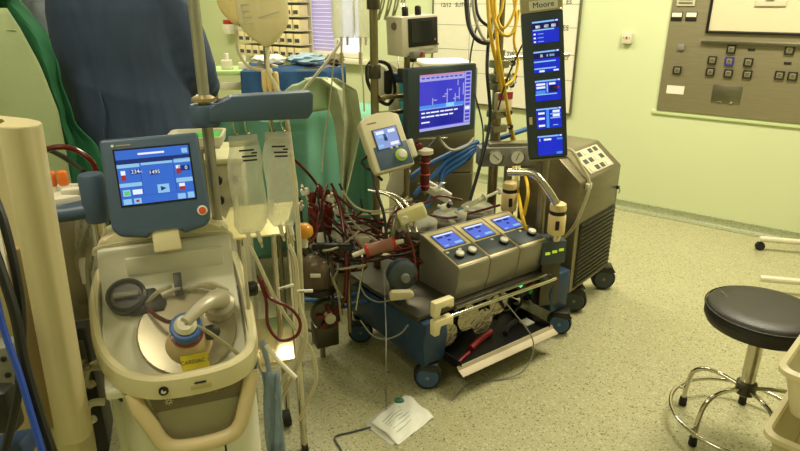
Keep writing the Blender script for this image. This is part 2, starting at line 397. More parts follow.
for s_, px, py, sz in (('12/12', 447, 5, .045), ('SUTURES', 466, 5, .045), ('ES', 570, 2, .045), ('LES', 565, 28, .05), ('NO', 565, 58, .04), ('SW', 512, 54, .045), ('KETS', 512, 81, .045)):
    x, z = wp(px, py); lettering(s_, sz, PRINT, wb, Matrix.Translation((x, -.0175, z)) @ UP90)
# ================================================================== autotransfusion machine (foreground)
XO = P(181, 390, 1.44); XF = Fr(XO, 20)
xt = thing('autotransfusion_machine', 'cream blood recovery machine with clear hood and tilted blue touchscreen', 'medical machine', XF.M)
BODY = mat('machine_body_cream', (228, 226, 208), .4, 0, .03, 5)
# lower cabinet: tapering body
def rrect(x0, x1, y0, y1, r, z, n=5):
    out = []
    for cx, cy, a0 in ((x1-r, y0+r, -90), (x1-r, y1-r, 0), (x0+r, y1-r, 90), (x0+r, y0+r, 180)):
        for k in range(n+1):
            a = R(a0 + 90*k/n); out.append(V((cx + r*math.cos(a), cy + r*math.sin(a), z)))
    return out
B().rings([rrect(-.150, .178, .02, .36, .09, .10), rrect(-.152, .180, .01, .37, .10, .30), rrect(-.152, .182, .002, .38, .11, .50), rrect(-.148, .182, -.004, .38, .11, .585)]).done('cabinet', BODY, xt)
# deck block under the hood, sloping to the front
B().prism([(.012, .575), (.36, .575), (.36, .858), (.262, .858), (.25, .82), (.23, .755), (.03, .605), (.012, .60)], 'yz', -.164, .164, .006).done('deck', BODY, xt)
# rim around the hood, navy stripe below it, and the clear hood: all follow one bowed path
RIMM = mat('rim_cream', (226, 216, 176), .36, 0, .03, 5)
left = [(-.174, .30, .760), (-.181, .24, .744), (-.184, .17, .712), (-.176, .10, .672), (-.154, .045, .640), (-.116, .004, .617), (-.066, -.020, .606), (-.02, -.028, .602)]
right = [(.174, .30, .760), (.182, .24, .744), (.188, .17, .712), (.188, .10, .672), (.185, .045, .640), (.168, .004, .617), (.126, -.020, .606), (.08, -.028, .602)]
path = [V(p) for p in left] + [V((.03, -.030, .601))] + [V(p) for p in reversed(right)]
path = crom(path, 4)
def band(pts, top, bot, out, inn):
    b = B(); rs = []
    for i, p in enumerate(pts):
        a, c = pts[max(0, i-1)], pts[min(len(pts)-1, i+1)]; t_ = c - a; n_ = V((t_.y, -t_.x, 0)); n_ = n_.normalized()
        rs.append([p + n_*inn + V((0, 0, bot)), p + n_*out + V((0, 0, bot+.004)), p + n_*(out+.002) + V((0, 0, (top+bot)/2)), p + n_*out + V((0, 0, top-.006)), p + n_*(out-.006) + V((0, 0, top)), p + n_*inn + V((0, 0, top))])
    b.rings(rs); return b
band(path, .034, -.026, .006, -.014).done('hood_rim', RIMM, xt)
L = len(path)
for sl in (path[2:L//2 - 13], path[L//2 + 13:L-2]):
    band(sl, -.027, -.070, .0, -.006).done('side_stripe', NAVYPL, xt)
for sgn in (-1, 1):
    B().prism([(.10, .10), (.37, .10), (.37, .74), (.25, .70), (.17, .66), (.13, .62), (.11, .58)], 'yz', sgn*.12, sgn*.174, .012).done('side_panel', BODY, xt)
rs = []
tops = [.876, .856, .820, .774, .732, .692, .668]
for (xa, y, z), (xb, _, _), zt in zip(left[1:], right[1:], tops):
    xa += .010; xb -= .010; y += .004; z += .034
    r = min(.04, (zt - z)*.6); ring = [V((xa, y, z))]
    for k in range(7):
        a = math.pi - math.pi/2*k/6; ring.append(V((xa + r + r*math.cos(a), y + .01, zt - r + r*math.sin(a))))
    for k in range(7):
        a = math.pi/2 - math.pi/2*k/6; ring.append(V((xb - r + r*math.cos(a), y + .01, zt - r + r*math.sin(a))))
    ring.append(V((xb, y, z))); rs.append(ring)
hb = B(); prev = None
for ring in rs:
    vs = [hb.bm.verts.new(p) for p in ring]
    if prev:
        for i in range(len(vs)-1): hb.bm.faces.new((prev[i], prev[i+1], vs[i+1], vs[i]))
    prev = vs
hb.bm.faces.new(prev)
hb.done('clear_hood', HOODCLEAR, xt)
eb = B()
eb.tube([V((-.168, .244, .852)), V((-.15, .248, .872)), V((0, .250, .876)), V((.15, .248, .872)), V((.168, .244, .852))], .005, 6, 4)
eb.done('hood_edge', clear('hood_edge_clear', (226, 222, 196), .3, .1), xt)
# deck pieces: axis of the tilted deck
dn = V((0, -.6, .8)).normalized()
def dk(x, y, h=0.): return V((x, y, .605 + (y - .03)*.75)) + dn*h
PLAT = mat('centrifuge_lid_grey', (186, 176, 152), .18, .35, .04)
B().lathe([(.118, 0), (.120, .004), (.116, .008), (.02, .009)], dk(.03, .115, .001), dn, 40).done('centrifuge_lid', PLAT, xt)
bo = B().lathe([(.056, .009), (.050, .03), (.040, .06), (.034, .066)], dk(.03, .085), dn, 28).done('bowl_base', mat('bowl_cream', (230, 206, 160), .3, 0, .04), xt)
B().lathe([(.038, .066), (.039, .072), (.038, .078)], dk(.03, .085), dn, 28).done('red_band', REDPL, bo)
B().lathe([(.036, .078), (.037, .108), (.033, .112)], dk(.03, .085), dn, 28).done('blue_band', mat('bowl_blue', (60, 96, 168), .25, 0, .05), bo)
B().lathe([(.024, .106), (.026, .118), (.018, .128)], dk(.03, .085), dn, 28).done('bowl_cap', CREAM, bo)
# arm with round knuckle holding the bowl head
ar = B().tube([dk(.03, .085, .132), dk(.075, .12, .115), dk(.115, .145, .07), dk(.118, .15, .01)], lambda q: .013 + .014*q, 10, 5).done('bowl_arm', mat('arm_grey', (190, 182, 160), .35, .2, .04), xt)
B().lathe([(.036, 0), (.040, .03), (.038, .052), (.026, .058), (.012, .054)], dk(.112, .148), dn, 24).done('knuckle', mat('arm_grey', (176, 168, 146), .35, .2, .04), ar)
B().blob(dk(.085, .085, .05), (.022, .016, .02), .05).done('clamp_knob', BLACK, xt)
# black valve shoe, door latch, pump race at the back of the deck
vb = B().prism([(-.04, 0), (.04, 0), (.048, .024), (.022, .066), (-.022, .066), (-.048, .024)], 'xz', -.012, .012, .004).done('valve_shoe', BLACK, xt, Matrix.Translation(dk(-.06, .165, .004)) @ Matrix.Rotation(R(-50), 4, 'X'))
pr = B().lathe([(.046, 0), (.048, .028), (.040, .034), (.036, .022), (.004, .02)], dk(-.105, .205), dn, 24).done('pump_race', BLACK, xt)
B().box(dk(-.105, .205, .03), (.06, .016, .012), Matrix.Rotation(R(37), 3, 'X'), .004).done('rotor', GREYPL, pr)
B().box(dk(.02, .212, .03), (.020, .014, .06), Matrix.Rotation(R(-40), 3, 'X'), .003).done('latch', BLACK, xt)
for k, (xa, xb) in enumerate(((-.06, .0), (-.02, .05), (.04, .11), (.07, .14))):
    B().tube([dk(xa, .185 + .008*k, .014), dk((xa+xb)/2, .20, .03), dk(xb, .215 - .01*k, .016)], .006, 8, 5).done('tube_guide', CLEARTUBE, xt)
B().b2((-.10, .235, .785), (.14, .252, .835), .006).done('back_plate', BODY, xt)
B().tube([dk(-.06, .17, .03), dk(-.04, .14, .055), dk(-.01, .115, .07), dk(.02, .098, .115)], .0055, 8, 6).done('blood_line', BLOODTUBE, xt)
B().tube([dk(.03, .085, .13), dk(.07, .075, .10), dk(.12, .05, .05), dk(.15, .03, .02)], .005, 8, 6).done('drain_line', CLEARTUBE, xt)
# yellow sticker
sM = Matrix.Translation(dk(.040, .036, .036)) @ Matrix.Rotation(R(-28), 4, 'X')
st = B().b2((-.032, -.0006, -.0175), (.032, .0006, .0175)).done('yellow_sticker', mat('sticker_yellow', (246, 226, 20), .5, 0, .02), xt, sM)
lettering('CARDIAC 1', .0130, PRINT, st, Matrix.Translation((0, -.0014, 0)) @ UP90, depth=.0003)
# marks on the front band
ic = B().cyl((-.035, -.0385, .606), (-.035, -.0325, .606), .011, None, 24).done('round_icon', PRINT, xt)
B().prism([(-.041, .603), (-.034, .600), (-.029, .604), (-.031, .608), (-.035, .605), (-.037, .612), (-.040, .610)], 'xz', -.0395, -.0386).done('icon_mark', PRINTW, ic)
B().b2((.024, -.0405, .596), (.07, -.0375, .609), .0003).done('rating_label', mat('label_tan', (196, 184, 134), .5, 0, .02), xt)
B().b2((.034, -.0405, .6115), (.060, -.0375, .6140)).done('rating_print', PRINT, xt)
# recessed front: taupe name plate, grey panel, tan handle
B().prism([(-.075, .585), (.145, .585), (.134, .530), (-.064, .530)], 'xz', -.006, .03, .002).done('name_plate', TAUPE, xt)
B().prism([(-.063, .529), (.133, .529), (.115, .43), (-.045, .43)], 'xz', -.004, .03, .002).done('front_panel', mat('front_grey', (170, 166, 142), .45, 0, .03), xt)
fl = B()
for k in range(8):
    a = k*math.pi/4; fl.cyl((-.030 + .003*math.cos(a), -.0075, .556 + .003*math.sin(a)), (-.030 + .011*math.cos(a), -.0075, .556 + .011*math.sin(a)), .0016, .0008, 6)
fl.done('flower_logo', PRINTW, xt)
LOGO = mat('faint_print', (160, 152, 130), .6, 0, .02)
lettering('SORIN GROUP | XTRA', .0105, LOGO, xt, Matrix.Translation((.050, -.0068, .556)) @ UP90)
hd = B()
pts = [V((-.108, .012, .588)), V((-.098, -.004, .552)), V((-.076, -.018, .505)), V((-.058, -.026, .462)), V((-.030, -.032, .440)), V((.035, -.034, .434)), V((.098, -.032, .440)), V((.126, -.026, .462)), V((.142, -.018, .505)), V((.158, -.004, .552)), V((.166, .012, .588))]
rs = []
cp_ = crom(pts, 4)
for i, p in enumerate(cp_):
    a = cp_[max(0, i-1)]; c = cp_[min(len(cp_)-1, i+1)]; t_ = (c - a).normalized(); nrm = V((0, -1, 0)); nrm = (nrm - t_*nrm.dot(t_)).normalized(); sd = t_.cross(nrm)
    rs.append([p + sd*(.019*math.cos(q)) + nrm*(.018*math.sin(q)) for q in [2*math.pi*j/12 for j in range(12)]])
hd.rings(rs); hd.done('front_handle', TAN, xt)
B().b2((.082, -.054, .405), (.087, -.03, .425), .001).done('handle_seam', BLACK, xt)
vk = B().lathe([(.020, 0), (.020, .022), (.014, .028)], (.186, .15, .742), (1, 0, 0), 18).done('valve_knob', BLACK, xt)
B().lathe([(.010, .028), (.010, .045)], (.186, .15, .742), (1, 0, 0), 14).done('knob_cap', CREAM, vk)
# side hooks
for z, y in ((.60, .13), (.545, .06)):
    B().tube([V((-.176, y, z)), V((-.20, y, z+.004)), V((-.215, y, z-.004)), V((-.222, y, z-.03)), V((-.214, y, z-.044)), V((-.204, y, z-.04))], .009, 8, 5).done('side_hook', CREAM, xt)
    B().cyl((-.215, y-.002, z+.002), (-.232, y-.004, z+.012), .006).done('hook_tip', CREAM, xt)
# castors (below the picture)
for sx in (-.14, .14):
    for sy in (.06, .34):
        c_ = B().cyl((sx-.014, sy, .045), (sx+.014, sy, .045), .045).done('castor', RUBBER, xt); B().b2((sx-.02, sy-.015, .06), (sx+.02, sy+.015, .105), .004).done('fork', GREYPL, c_)
# rear shoulder under the screen
B().prism([(-.165, .862), (-.15, .885), (-.10, .892), (-.085, .91), (.085, .91), (.10, .892), (.15, .885), (.168, .862)], 'xz', .27, .37, .008).done('rear_shoulder', RIMM, xt)
# touchscreen
tM, tw, th = basis(XF.w(-.105, .255, 1.139), XF.w(.115, .255, 1.143), XF.w(-.112, .185, .915))
tM = XF.I @ tM
tcv = bpy.data.objects.new('touchscreen', None)
hw, hh = .113, .118
hs = B().prism([(-hw, hh), (hw, hh), (hw+.004, -hh+.02), (hw-.01, -hh), (.045, -hh-.012), (.036, -hh+.012), (-.026, -hh+.012), (-.034, -hh-.012), (-hw+.014, -hh), (-hw-.002, -hh+.02)], 'xz', 0, .035, .008, 3).done('touchscreen', BLUEGREY, xt, tM)
B().b2((-.028, .004, -hh-.05), (.036, .03, -hh+.011), .004).done('screen_bracket', RIMM, xt, tM)
SCB = mat('screen_blue', (60, 118, 226), .2, 0, 0, emit=.75); SCD = mat('screen_dark_blue', (26, 52, 128), .2, 0, 0, emit=.7)
SCL = mat('screen_light_blue', (150, 206, 244), .2, 0, 0, emit=.85); SCW = mat('screen_white', (236, 242, 255), .2, 0, 0, emit=.95); SCG = mat('screen_green', (110, 216, 110), .2, 0, 0, emit=.8); SCR = mat('screen_red', (178, 58, 62), .2, 0, 0, emit=.7)
sw, sh = .168, .132; scx, scz = 0.002, .022
B().b2((scx-sw/2-.004, -.0012, scz-sh/2-.004), (scx+sw/2+.004, .002, scz+sh/2+.004)).done('screen_bezel', BLACK, hs)
B().b2((scx-sw/2, -.0022, scz-sh/2), (scx+sw/2, -.0014, scz+sh/2)).done('display', SCB, hs)
def dr(parent, rects, m, name, y=-.003):
    for x0, x1, z0, z1 in rects:    # fractions of the display, z from the top
        B().b2((scx-sw/2+x0*sw, y-.0003, scz+sh/2-z1*sh), (scx-sw/2+x1*sw, y+.0003, scz+sh/2-z0*sh)).done(name, m, parent)
dr(hs, [(0, 1, .17, .255), (.17, .30, .36, .45), (.42, .56, .40, .49), (.82, .98, .37, .47)], SCD, 'screen_stripe')
dr(hs, [(0, .3, .255, .32), (.32, .75, .255, .30), (.77, 1, .235, .31), (.0, .3, .60, .67), (.77, 1, .60, .68)], SCL, 'screen_heading')
dr(hs, [(.3, .305, .32, .85), (.755, .76, .32, .85), (0, 1, .85, .853)], SCD, 'screen_divider')
dr(hs, [(.03, .13, .72, .84), (.5, .66, .68, .84), (.02, .13, .89, .99), (.16, .26, .89, .99), (.76, .87, .89, .99), (.9, .99, .88, .99), (.9, .98, .05, .14)], SCL, 'screen_key')
dr(hs, [(.04, .10, .37, .45), (.79, .85, .36, .42), (.80, .88, .70, .76), (.16, .29, .73, .82), (.3, .66, .07, .105)], SCW, 'screen_value')
dr(hs, [(.05, .12, .75, .82)], SCG, 'display_green', -.0036); dr(hs, [(.04, .10, .45, .55), (.79, .85, .42, .52), (.80, .88, .76, .83), (.19, .23, .92, .96)], SCR, 'display_red', -.0036)
def dt(s_, x, z, size, m=SCW): lettering(s_, size, m, hs, Matrix.Translation((scx-sw/2+x*sw, -.0040, scz+sh/2-z*sh)) @ UP90, depth=.0002)
dt('234', .235, .405, .013); dt('1495', .49, .445, .013); dt('0', .93, .42, .013); dt('mL', .31, .41, .006)
tri = B().prism([(-.006, -.006), (.007, 0), (-.006, .006)], 'xz', -.004, -.0034).done('play_mark', SCD, hs, Matrix.Translation((scx+.08*sw, 0, scz-.26*sh)))
B().cyl((-.085, -.001, .101), (-.085, .001, .101), .0035).done('maker_mark', PRINTW, hs)
B().b2((-.078, -.0006, .0992), (-.045, .0004, .1025)).done('maker_print', LOGO, hs)
sb = B().lathe([(.0125, 0), (.0125, .003), (.0095, .004)], (.098, 0, -.078), (0, -1, 0), 24).done('stop_button', PRINTW, hs)
B().lathe([(.009, .004), (.008, .006)], (.098, 0, -.078), (0, -1, 0), 24).done('stop_face', mat('stop_orange', (220, 92, 60), .4, 0, .04), sb)
# rear poles, bag hanger, reservoir arm
pr_ = (.138, .325)
B().cyl((pr_[0], pr_[1], .6), (pr_[0]+.005, pr_[1], 1.95), .0145, None, 20).done('bag_pole', mat('satin_pole', (176, 172, 162), .36, .75, .05), xt)
B().lathe([(.016, 0), (.030, .004), (.030, .012), (.016, .02)], (pr_[0], pr_[1], 1.205), (0, 0, 1), 24).done('pole_collar', mat('pale_brass_ring', (176, 158, 118), .35, .6, .04), xt)
hg = B(); hg.lathe([(.034, 0), (.037, .006), (.037, .05), (.034, .056)], (pr_[0], pr_[1], 1.145), (0, 0, 1), 28)
hg.prism([(.145, 1.158), (.40, 1.152), (.415, 1.17), (.418, 1.218), (.41, 1.225), (.205, 1.222), (.17, 1.20), (.145, 1.198)], 'xz', .285, .335, .006)
hg.done('bag_hanger', BLUEGREY, xt)
for x in (.205, .235, .30, .33): B().tube([V((x, .31, 1.156)), V((x, .308, 1.135)), V((x+.006, .305, 1.12)), V((x+.012, .30, 1.126))], .002, 6, 4).done('wire_hook', CHROME, xt)
lp = XF.v(96, 205, .30)
B().cyl((lp.x, .30, .6), (lp.x, .30, .93), .0135, None, 16).done('reservoir_pole', CHROME, xt)
B().lathe([(.029, 0), (.031, .006), (.031, .115), (.027, .123)], (lp.x, .30, .925), (0, 0, 1), 24).done('pole_cap', BLUEGREY, xt)
RC = (lp.x - .095, .42)
ra = B(); ra.tube([V((lp.x-.02, .30, .955)), V((lp.x-.09, .305, .950)), V((lp.x-.2, .32, .955)), V((lp.x-.32, .34, .962))], .020, 12, 4)
ra.tube([V((RC[0] + .078*math.cos(a), RC[1] + .078*math.sin(a), .958)) for a in [2*math.pi*k/16 for k in range(16)]], .008, 8, 2, closed=True)
ra.done('reservoir_arm', BLUEGREY, xt)
# ------------------------------------------------------------------ blood reservoir in the arm
rv = thing('blood_reservoir', 'clear blood collection reservoir with white filter and dark red bottom', 'reservoir', XF.M @ Matrix.Translation((RC[0], RC[1], 0)))
B().lathe([(.058, .62), (.064, .63), (.074, .955)], (0, 0, 0), (0, 0, 1), 32, caps=False).done('shell', CLEAR, rv, thick=.002)
B().lathe([(.055, .622), (.061, .632), (.0635, .69), (.01, .692)], (0, 0, 0), (0, 0, 1), 32).done('blood', BLOOD, rv)
fi = B().lathe([(.036, .70), (.045, .72), (.047, .93), (.03, .945)], (0, 0, 0), (0, 0, 1), 24).done('filter_sock', mat('filter_white', (222, 202, 168), .7, 0, .08, 30), rv)
for z in (.74, .79, .84, .89): B().lathe([(.0475, z), (.05, z+.003), (.0475, z+.006)], (0, 0, 0), (0, 0, 1), 24, caps=False).done('filter_rib', WHITEPL, fi)
B().lathe([(.078, .955), (.08, .962), (.076, .978), (.05, .985)], (0, 0, 0), (0, 0, 1), 32).done('lid', WHITEPL, rv)
B().b2((.02, -.073, .735), (.055, -.066, .81), .001).done('volume_label', PAPER, rv)
for x, y in ((-.012, -.02), (.016, -.022)):
    cp2 = B().lathe([(.012, .984), (.012, 1.0)], (x, y, 0), (0, 0, 1), 14).done('port', WHITEPL, rv); B().lathe([(.011, 1.0), (.0125, 1.004), (.0125, 1.035), (.010, 1.038)], (x, y, .0), (0, 0, 1), 14).done('orange_cap', ORANGE, cp2)
B().lathe([(.022, .984), (.024, 1.0), (.018, 1.02)], (-.045, -.01, 0), (0, 0, 1), 18).done('red_port', clear('red_clear', (170, 40, 40), .4, .1), rv)
B().b2((.01, -.055, .98), (.06, -.02, .995), .003).done('white_clip', WHITEPL, rv)
B().tube([V((-.045, -.01, 1.015)), V((-.05, -.01, 1.05)), V((-.02, 0, 1.088)), V((.035, 0, 1.094)), V((.082, 0, 1.06)), V((.095, .0, 1.01)), V((.105, .02, .9)), V((.10, .02, .66))], .0075, 8, 7).done('return_line', BLOODTUBE, rv)
B().tube([V((.03, -.02, .99)), V((.07, -.03, .992)), V((.105, -.03, .99))], .005, 8, 4).done('side_line', BLOODTUBE, rv)
# clear packaging hanging between reservoir and machine
q = [XF.v(80, 205, .36), XF.v(86, 240, .36), XF.v(84, 300, .36)]
tag(B().sheet(lambda a, b: XF.w(-.225 + .045*a + .006*math.sin(9*b), .345 + .012*math.sin(7*a + 11*b), .95 - .30*b), 8, 24).done('packaging_sleeve', clear('crinkled_film', (200, 198, 176), .45, .2), thick=.001), 'crinkled clear packaging sleeve hanging beside the blood reservoir', 'packaging')

# ------------------------------------------------------------------ two saline bags on the hanger
def saline(name, label, c, wd, hgt, rot, seed, group):
    """flat bag, pillow section, top slit and two ports; c = top centre in machine coordinates"""
    t = thing(name, label, 'saline bag', XF.M @ Matrix.Translation(c) @ Matrix.Rotation(R(rot), 4, 'Z'), group)
    rd = random.Random(seed); ph = rd.random()*6
    def sec(v):                            # v 0 top .. 1 bottom -> half width, half thickness
        w_ = wd/2*(.80 + .2*min(1, v*5)) * (1 if v < .9 else 1 - .35*(v-.9)/.1)
        return w_, .004 + .024*math.sin(math.pi*min(1, max(0, (v-.06)/.92)))**.7
    rs = []
    for k in range(23):
        v = k/22; a, th_ = sec(v); z = -hgt*v
        rs.append([V((a*math.copysign(abs(math.cos(q))**.75, math.cos(q)) + .003*math.sin(9*v+ph), th_*math.sin(q)*(1 + .18*math.sin(14*v + 3*math.cos(q) + ph)) + .004*math.sin(7*v+ph), z)) for q in [2*math.pi*j/20 for j in range(20)]])
    B().rings(rs).done('pouch', BAGCLEAR, t)
    B().sheet(lambda a, b: V(((a-.5)*wd*.82, 0, .016 - .03*b)), 4, 2).done('hanging_tab', BAGCLEAR, t, thick=.002)
    pr2 = B()
    for i, (x0, x1, z) in enumerate(((-.18, .24, .075), (-.12, .30, .135), (-.10, .30, .175), (.16, .32, .105))):
        pr2.b2((x0*wd, -.0215-.012*z*4, -hgt*z-.0022), (x1*wd, -.0205-.012*z*4, -hgt*z+.0022))
    pr2.done('bag_print', PRINT, t)
    for k, x in enumerate((-.012, .016)):
        p_ = B().cyl((x, 0, -hgt+.004), (x+.006, -.002, -hgt-.028), .0065, .006, 10).done('port', CREAM, t)
        B().cyl((x+.006, -.002, -hgt-.028), (x+.010, -.003, -hgt-.046), .004, .0035, 10).done('port_tip', CLEARTUBE, p_)
    return t
SG = 'saline bags on the blue grey hanger'
s1 = saline('saline_bag', 'full clear saline bag hanging next to the pole of the cream machine', (.226, .30, 1.102), .092, .262, 2, 3, SG)
s2 = saline('saline_bag', 'full clear saline bag hanging at the free end of the hanger', (.318, .305, 1.104), .086, .255, -14, 9, SG)
# ================================================================== heart-lung machine
HF = Fr(G(432, 390), 36)
hm = thing('heart_lung_machine', 'blue based heart lung machine with three steel control modules and a chrome rail', 'medical machine', HF.M)
def castor(parent, x, y, yaw, r=.056, blue=True, z0=0.):
    Mx = Matrix.Translation((x, y, z0)) @ Matrix.Rotation(R(yaw), 4, 'Z')
    w_ = B().lathe([(r*.55, -.024), (r*.93, -.022), (r, -.012), (r, .012), (r*.93, .022), (r*.55, .024)], (0, 0, r), (0, 1, 0), 28).done('castor_wheel', RUBBER, parent, Mx)
    B().lathe([(r*.76, -.0275), (r*.80, -.022), (r*.80, .022), (r*.76, .0275)], (0, 0, r), (0, 1, 0), 24).done('wheel_disc', mat('wheel_blue', (52, 84, 122), .45, 0, .05) if blue else SLATE, w_)
    B().lathe([(r*.14, -.0285), (r*.14, .0285)], (0, 0, r), (0, 1, 0), 12).done('axle', GREYPL, w_)
    b = B()
    for s_ in (-1, 1): b.prism([(-.03, r*1.75), (.03, r*1.6), (.055, r*1.75), (.04, r*2.1), (-.03, r*2.1)], 'xz', s_*.028, s_*.036, .003)
    b.b2((-.03, -.036, r*2.02), (.04, .036, r*2.2), .004)
    b.done('castor_fork', BLACK, parent, Mx)
    return w_
for x, y, a in ((0, .03, -38), (.755, .0, -50), (-.03, .48, -30), (.60, .52, 20)): castor(hm, x, y, a)
# chassis: front legs, side beams, platform
for x, s_ in ((.0, 1), (.74, -1)):
    B().prism([(-.055, .125), (.055, .125), (.075 if s_ > 0 else .04, .235), (.06, .313), (-.05, .313), (-.04 if s_ > 0 else -.075, .22)], 'xz', -.005, .12, .012).done('front_leg', HLMBLUE, hm, Matrix.Translation((x, 0, 0)))
    B().prism([(.10, .13), (.52, .13), (.56, .18), (.52, .28), (.10, .314)] if x < .5 else [(.10, .13), (.24, .13), (.28, .18), (.26, .28), (.10, .314)], 'yz', x-.05, x+.05 if x < .5 else x, .012).done('side_beam', HLMBLUE, hm)
B().prism([(-.06, .02), (.70, .02), (.72, .30), (.82, .42), (.82, .58), (-.06, .58)], 'xy', .315, .336, .004).done('platform', DARKSTEEL, hm)
B().b2((.0, .50, .13), (.60, .56, .313), .006).done('rear_panel', DARKSTEEL, hm)
B().b2((.05, .165, .10), (.66, .50, .125), .004).done('lower_shelf', BLACK, hm)
ra_ = B(); ra_.tube([V((-.04, -.035, .334)), V((.05, -.037, .332)), V((.35, -.037, .326)), V((.62, -.035, .320)), V((.655, -.025, .320)), V((.665, .018, .320))], .0085, 10, 4)
ra_.done('front_rail', CHROME, hm)
for x in (.02, .36, .62): B().b2((x-.008, -.034, .310), (x+.008, .018, .321), .002).done('rail_bracket', STEEL, hm)
# control modules
MODM = mat('module_steel', (142, 138, 122), .4, .4, .05, 6); MODTOP = mat('module_champagne', (206, 190, 140), .38, .25, .03)
SCM = mat('module_screen', (92, 120, 236), .2, 0, 0, emit=.85)
def slope(y): return .486 + (y - .02)*.27
for i in range(3):
    x0, x1 = .138 + i*.169, .138 + i*.169 + .166
    pf_ = [(.045, .338), (.27, .338), (.27, slope(.27)-.002), (.26, slope(.26)), (.022, slope(.02)), (.018, .476), (.026, .41)]
    md = B().prism(pf_, 'yz', x0, x1, .003).done('control_module', MODM, hm)
    xm_ = (x0 + x1)/2
    sl = Matrix.Translation((xm_, .022, slope(.02))) @ Matrix.Rotation(math.atan(.27), 4, 'X')      # local: x across, y up the slope, z out
    B().box((0, .122, .0015), (.160, .236, .003), None, .001).done('top_plate', MODTOP, md, sl)
    B().box((0, .062, .004), (.152, .095, .003), None, .001).done('knob_strip', SLATE, md, sl)
    sc_ = B().box((0, .168, .004), (.118, .098, .002)).done('screen_bezel', SLATE, md, sl)
    B().box((0, .168, .0056), (.108, .088, .001)).done('screen', SCM, md, sl)
    for (ax, ay, aw, ah, mm) in ((0, .036, .10, .008, SCW), (-.03, .022, .03, .012, SCD), (.012, .022, .03, .012, SCD), (.03, -.030, .04, .012, SCL), (-.036, -.034, .02, .006, SCL), (.0, -.005, .014, .010, SCD)):
        B().box((ax, .168+ay, .0066), (aw, ah, .0006)).done('screen_field', mm, md, sl)
    for kx in ((-.035, .03) if i == 0 else (.04,)):
        kn = B().lathe([(.0195, .005), (.0195, .017), (.017, .019)], (kx, .056, 0), (0, 0, 1), 24).done('knob_ring', BLACK, md, sl)
        B().lathe([(.0175, .017), (.0165, .026), (.013, .028)], (kx, .056, 0), (0, 0, 1), 24).done('knob', WHITEPL, md, sl)
        for dx in (-.012, .012): B().box((kx-.03+dx*.3, .094, .0062), (.007, .010, .0012)).done('key', CREAM, md, sl)
B().b2((.118, .0, .322), (.64, .019, .334), .002).done('module_ledge', STEEL, hm)
# open bay under the platform: foil wrapped pumps, cables, light
FOIL = mat('crinkled_foil', (176, 170, 150), .24, .9, .1, 30, bump=.6, bscale=45)
for k, (x, y, z, l) in enumerate(((.10, .03, .20, .2), (.20, .02, .25, .22), (.29, .03, .20, .22), (.39, .04, .25, .2))):
    rs = []
    for j in range(16):
        a = j/15; rr = .052 + .007*math.sin(j*2.1 + k); c = V((x + .06*a, y + l*a, z + .05*a*(1-a)))
        rs.append([c + V((math.cos(q)*rr, 0, math.sin(q)*rr*(1 + .06*math.sin(q*5+j)))) for q in [2*math.pi*m_/14 for m_ in range(14)]])
    B().rings(rs).done('foil_wrapped_pump', FOIL, hm)
for k in range(4):
    x = .16 + .11*k; B().tube([V((x, .04+.01*(k % 3), .30)), V((x+.02, .03, .25 + .02*(k % 2))), V((x+.05, .05, .20)), V((x+.03, .07, .15))], .006, 6, 5).done('bay_cable', BLACK, hm)
B().b2((.52, .06, .22), (.62, .2, .30), .006).done('supply_box', BLACK, hm)
B().cyl((.535, .058, .285), (.535, .052, .285), .008).done('green_light', mat('led_green', (40, 235, 120), .3, 0, 0, emit=2.5), hm)
B().cyl((.60, .058, .265), (.60, .048, .265), .016, .014).done('red_plug', REDPL, hm); B().cyl((.595, .058, .24), (.595, .046, .24), .012).done('green_plug', mat('plug_green', (40, 150, 80), .4, 0, .05), hm)
B().tube([V((.50, .05, .30)), V((.56, .02, .325)), V((.63, .03, .30)), V((.64, .04, .24))], .005, 8, 6).done('loop_cable', GREYPL, hm)
# pulled out tray with tools
tr_ = B(); tr_.b2((.08, -.075, .098), (.60, .16, .104)); tr_.b2((.08, -.075, .104), (.085, .16, .135)); tr_.b2((.595, -.075, .104), (.60, .16, .135))
tr_.done('tool_tray', BLACK, hm)
B().prism([(-.108, .092), (-.076, .104), (-.068, .120), (-.072, .121), (-.080, .107), (-.110, .095)], 'yz', .065, .615, .001).done('tray_lip', mat('tray_aluminium', (176, 164, 138), .55, .3, .05), hm)
# clamp jaws on the left of the rail
JAW = mat('jaw_cream', (232, 220, 174), .4, 0, .03)
for z in (.395, .32):
    B().prism([(-.055, z-.012), (-.03, z-.012), (-.03, z+.028), (.015, z+.028), (.015, z+.012), (.035, z+.012), (.035, z+.05), (-.055, z+.05)], 'xz', -.075, -.045, .004).done('clamp_jaw', JAW, hm, Matrix.Translation((.0, .0, -.012)))
# tools in the tray
def tool(name, label, pts, r, m): tag(B().tube([HF.w(*p) for p in pts], r, 8, 4).done(name, m), label, 'hand tool')
tool('hand_crank', 'dark red hand crank lying in the open tray', [(.20, .0, .118), (.26, .02, .120), (.33, .04, .120), (.36, .045, .121)], .0135, mat('tool_red', (140, 28, 34), .35, 0, .08))
tool('pliers', 'red handled pliers at the end of the open tray', [(.10, -.04, .112), (.13, -.03, .114), (.18, -.015, .114)], .007, mat('tool_red', (140, 28, 34), .35, 0, .08))
tool('torch', 'slim black torch lying crosswise in the open tray', [(.40, .0, .117), (.45, .03, .117), (.52, .05, .117)], .012, BLACK)
tag(B().b2((.535, .0, .105), (.585, .05, .112), .002).done('folded_note', PAPER, M=HF.M), 'folded white note in the corner of the open tray', 'paper')
tag(B().tube([HF.w(.31, -.06, .33), HF.w(.36, -.085, .26), HF.w(.41, -.13, .17), HF.w(.41, -.15, .10), HF.w(.36, -.15, .03), HF.w(.28, -.12, .006), HF.w(.15, -.06, .004), HF.w(.02, -.10, .004)], .003, 6, 8).done('grey_cable', GREYPL), 'thin grey cable looping from the foil pumps over the tray to the floor', 'cable')
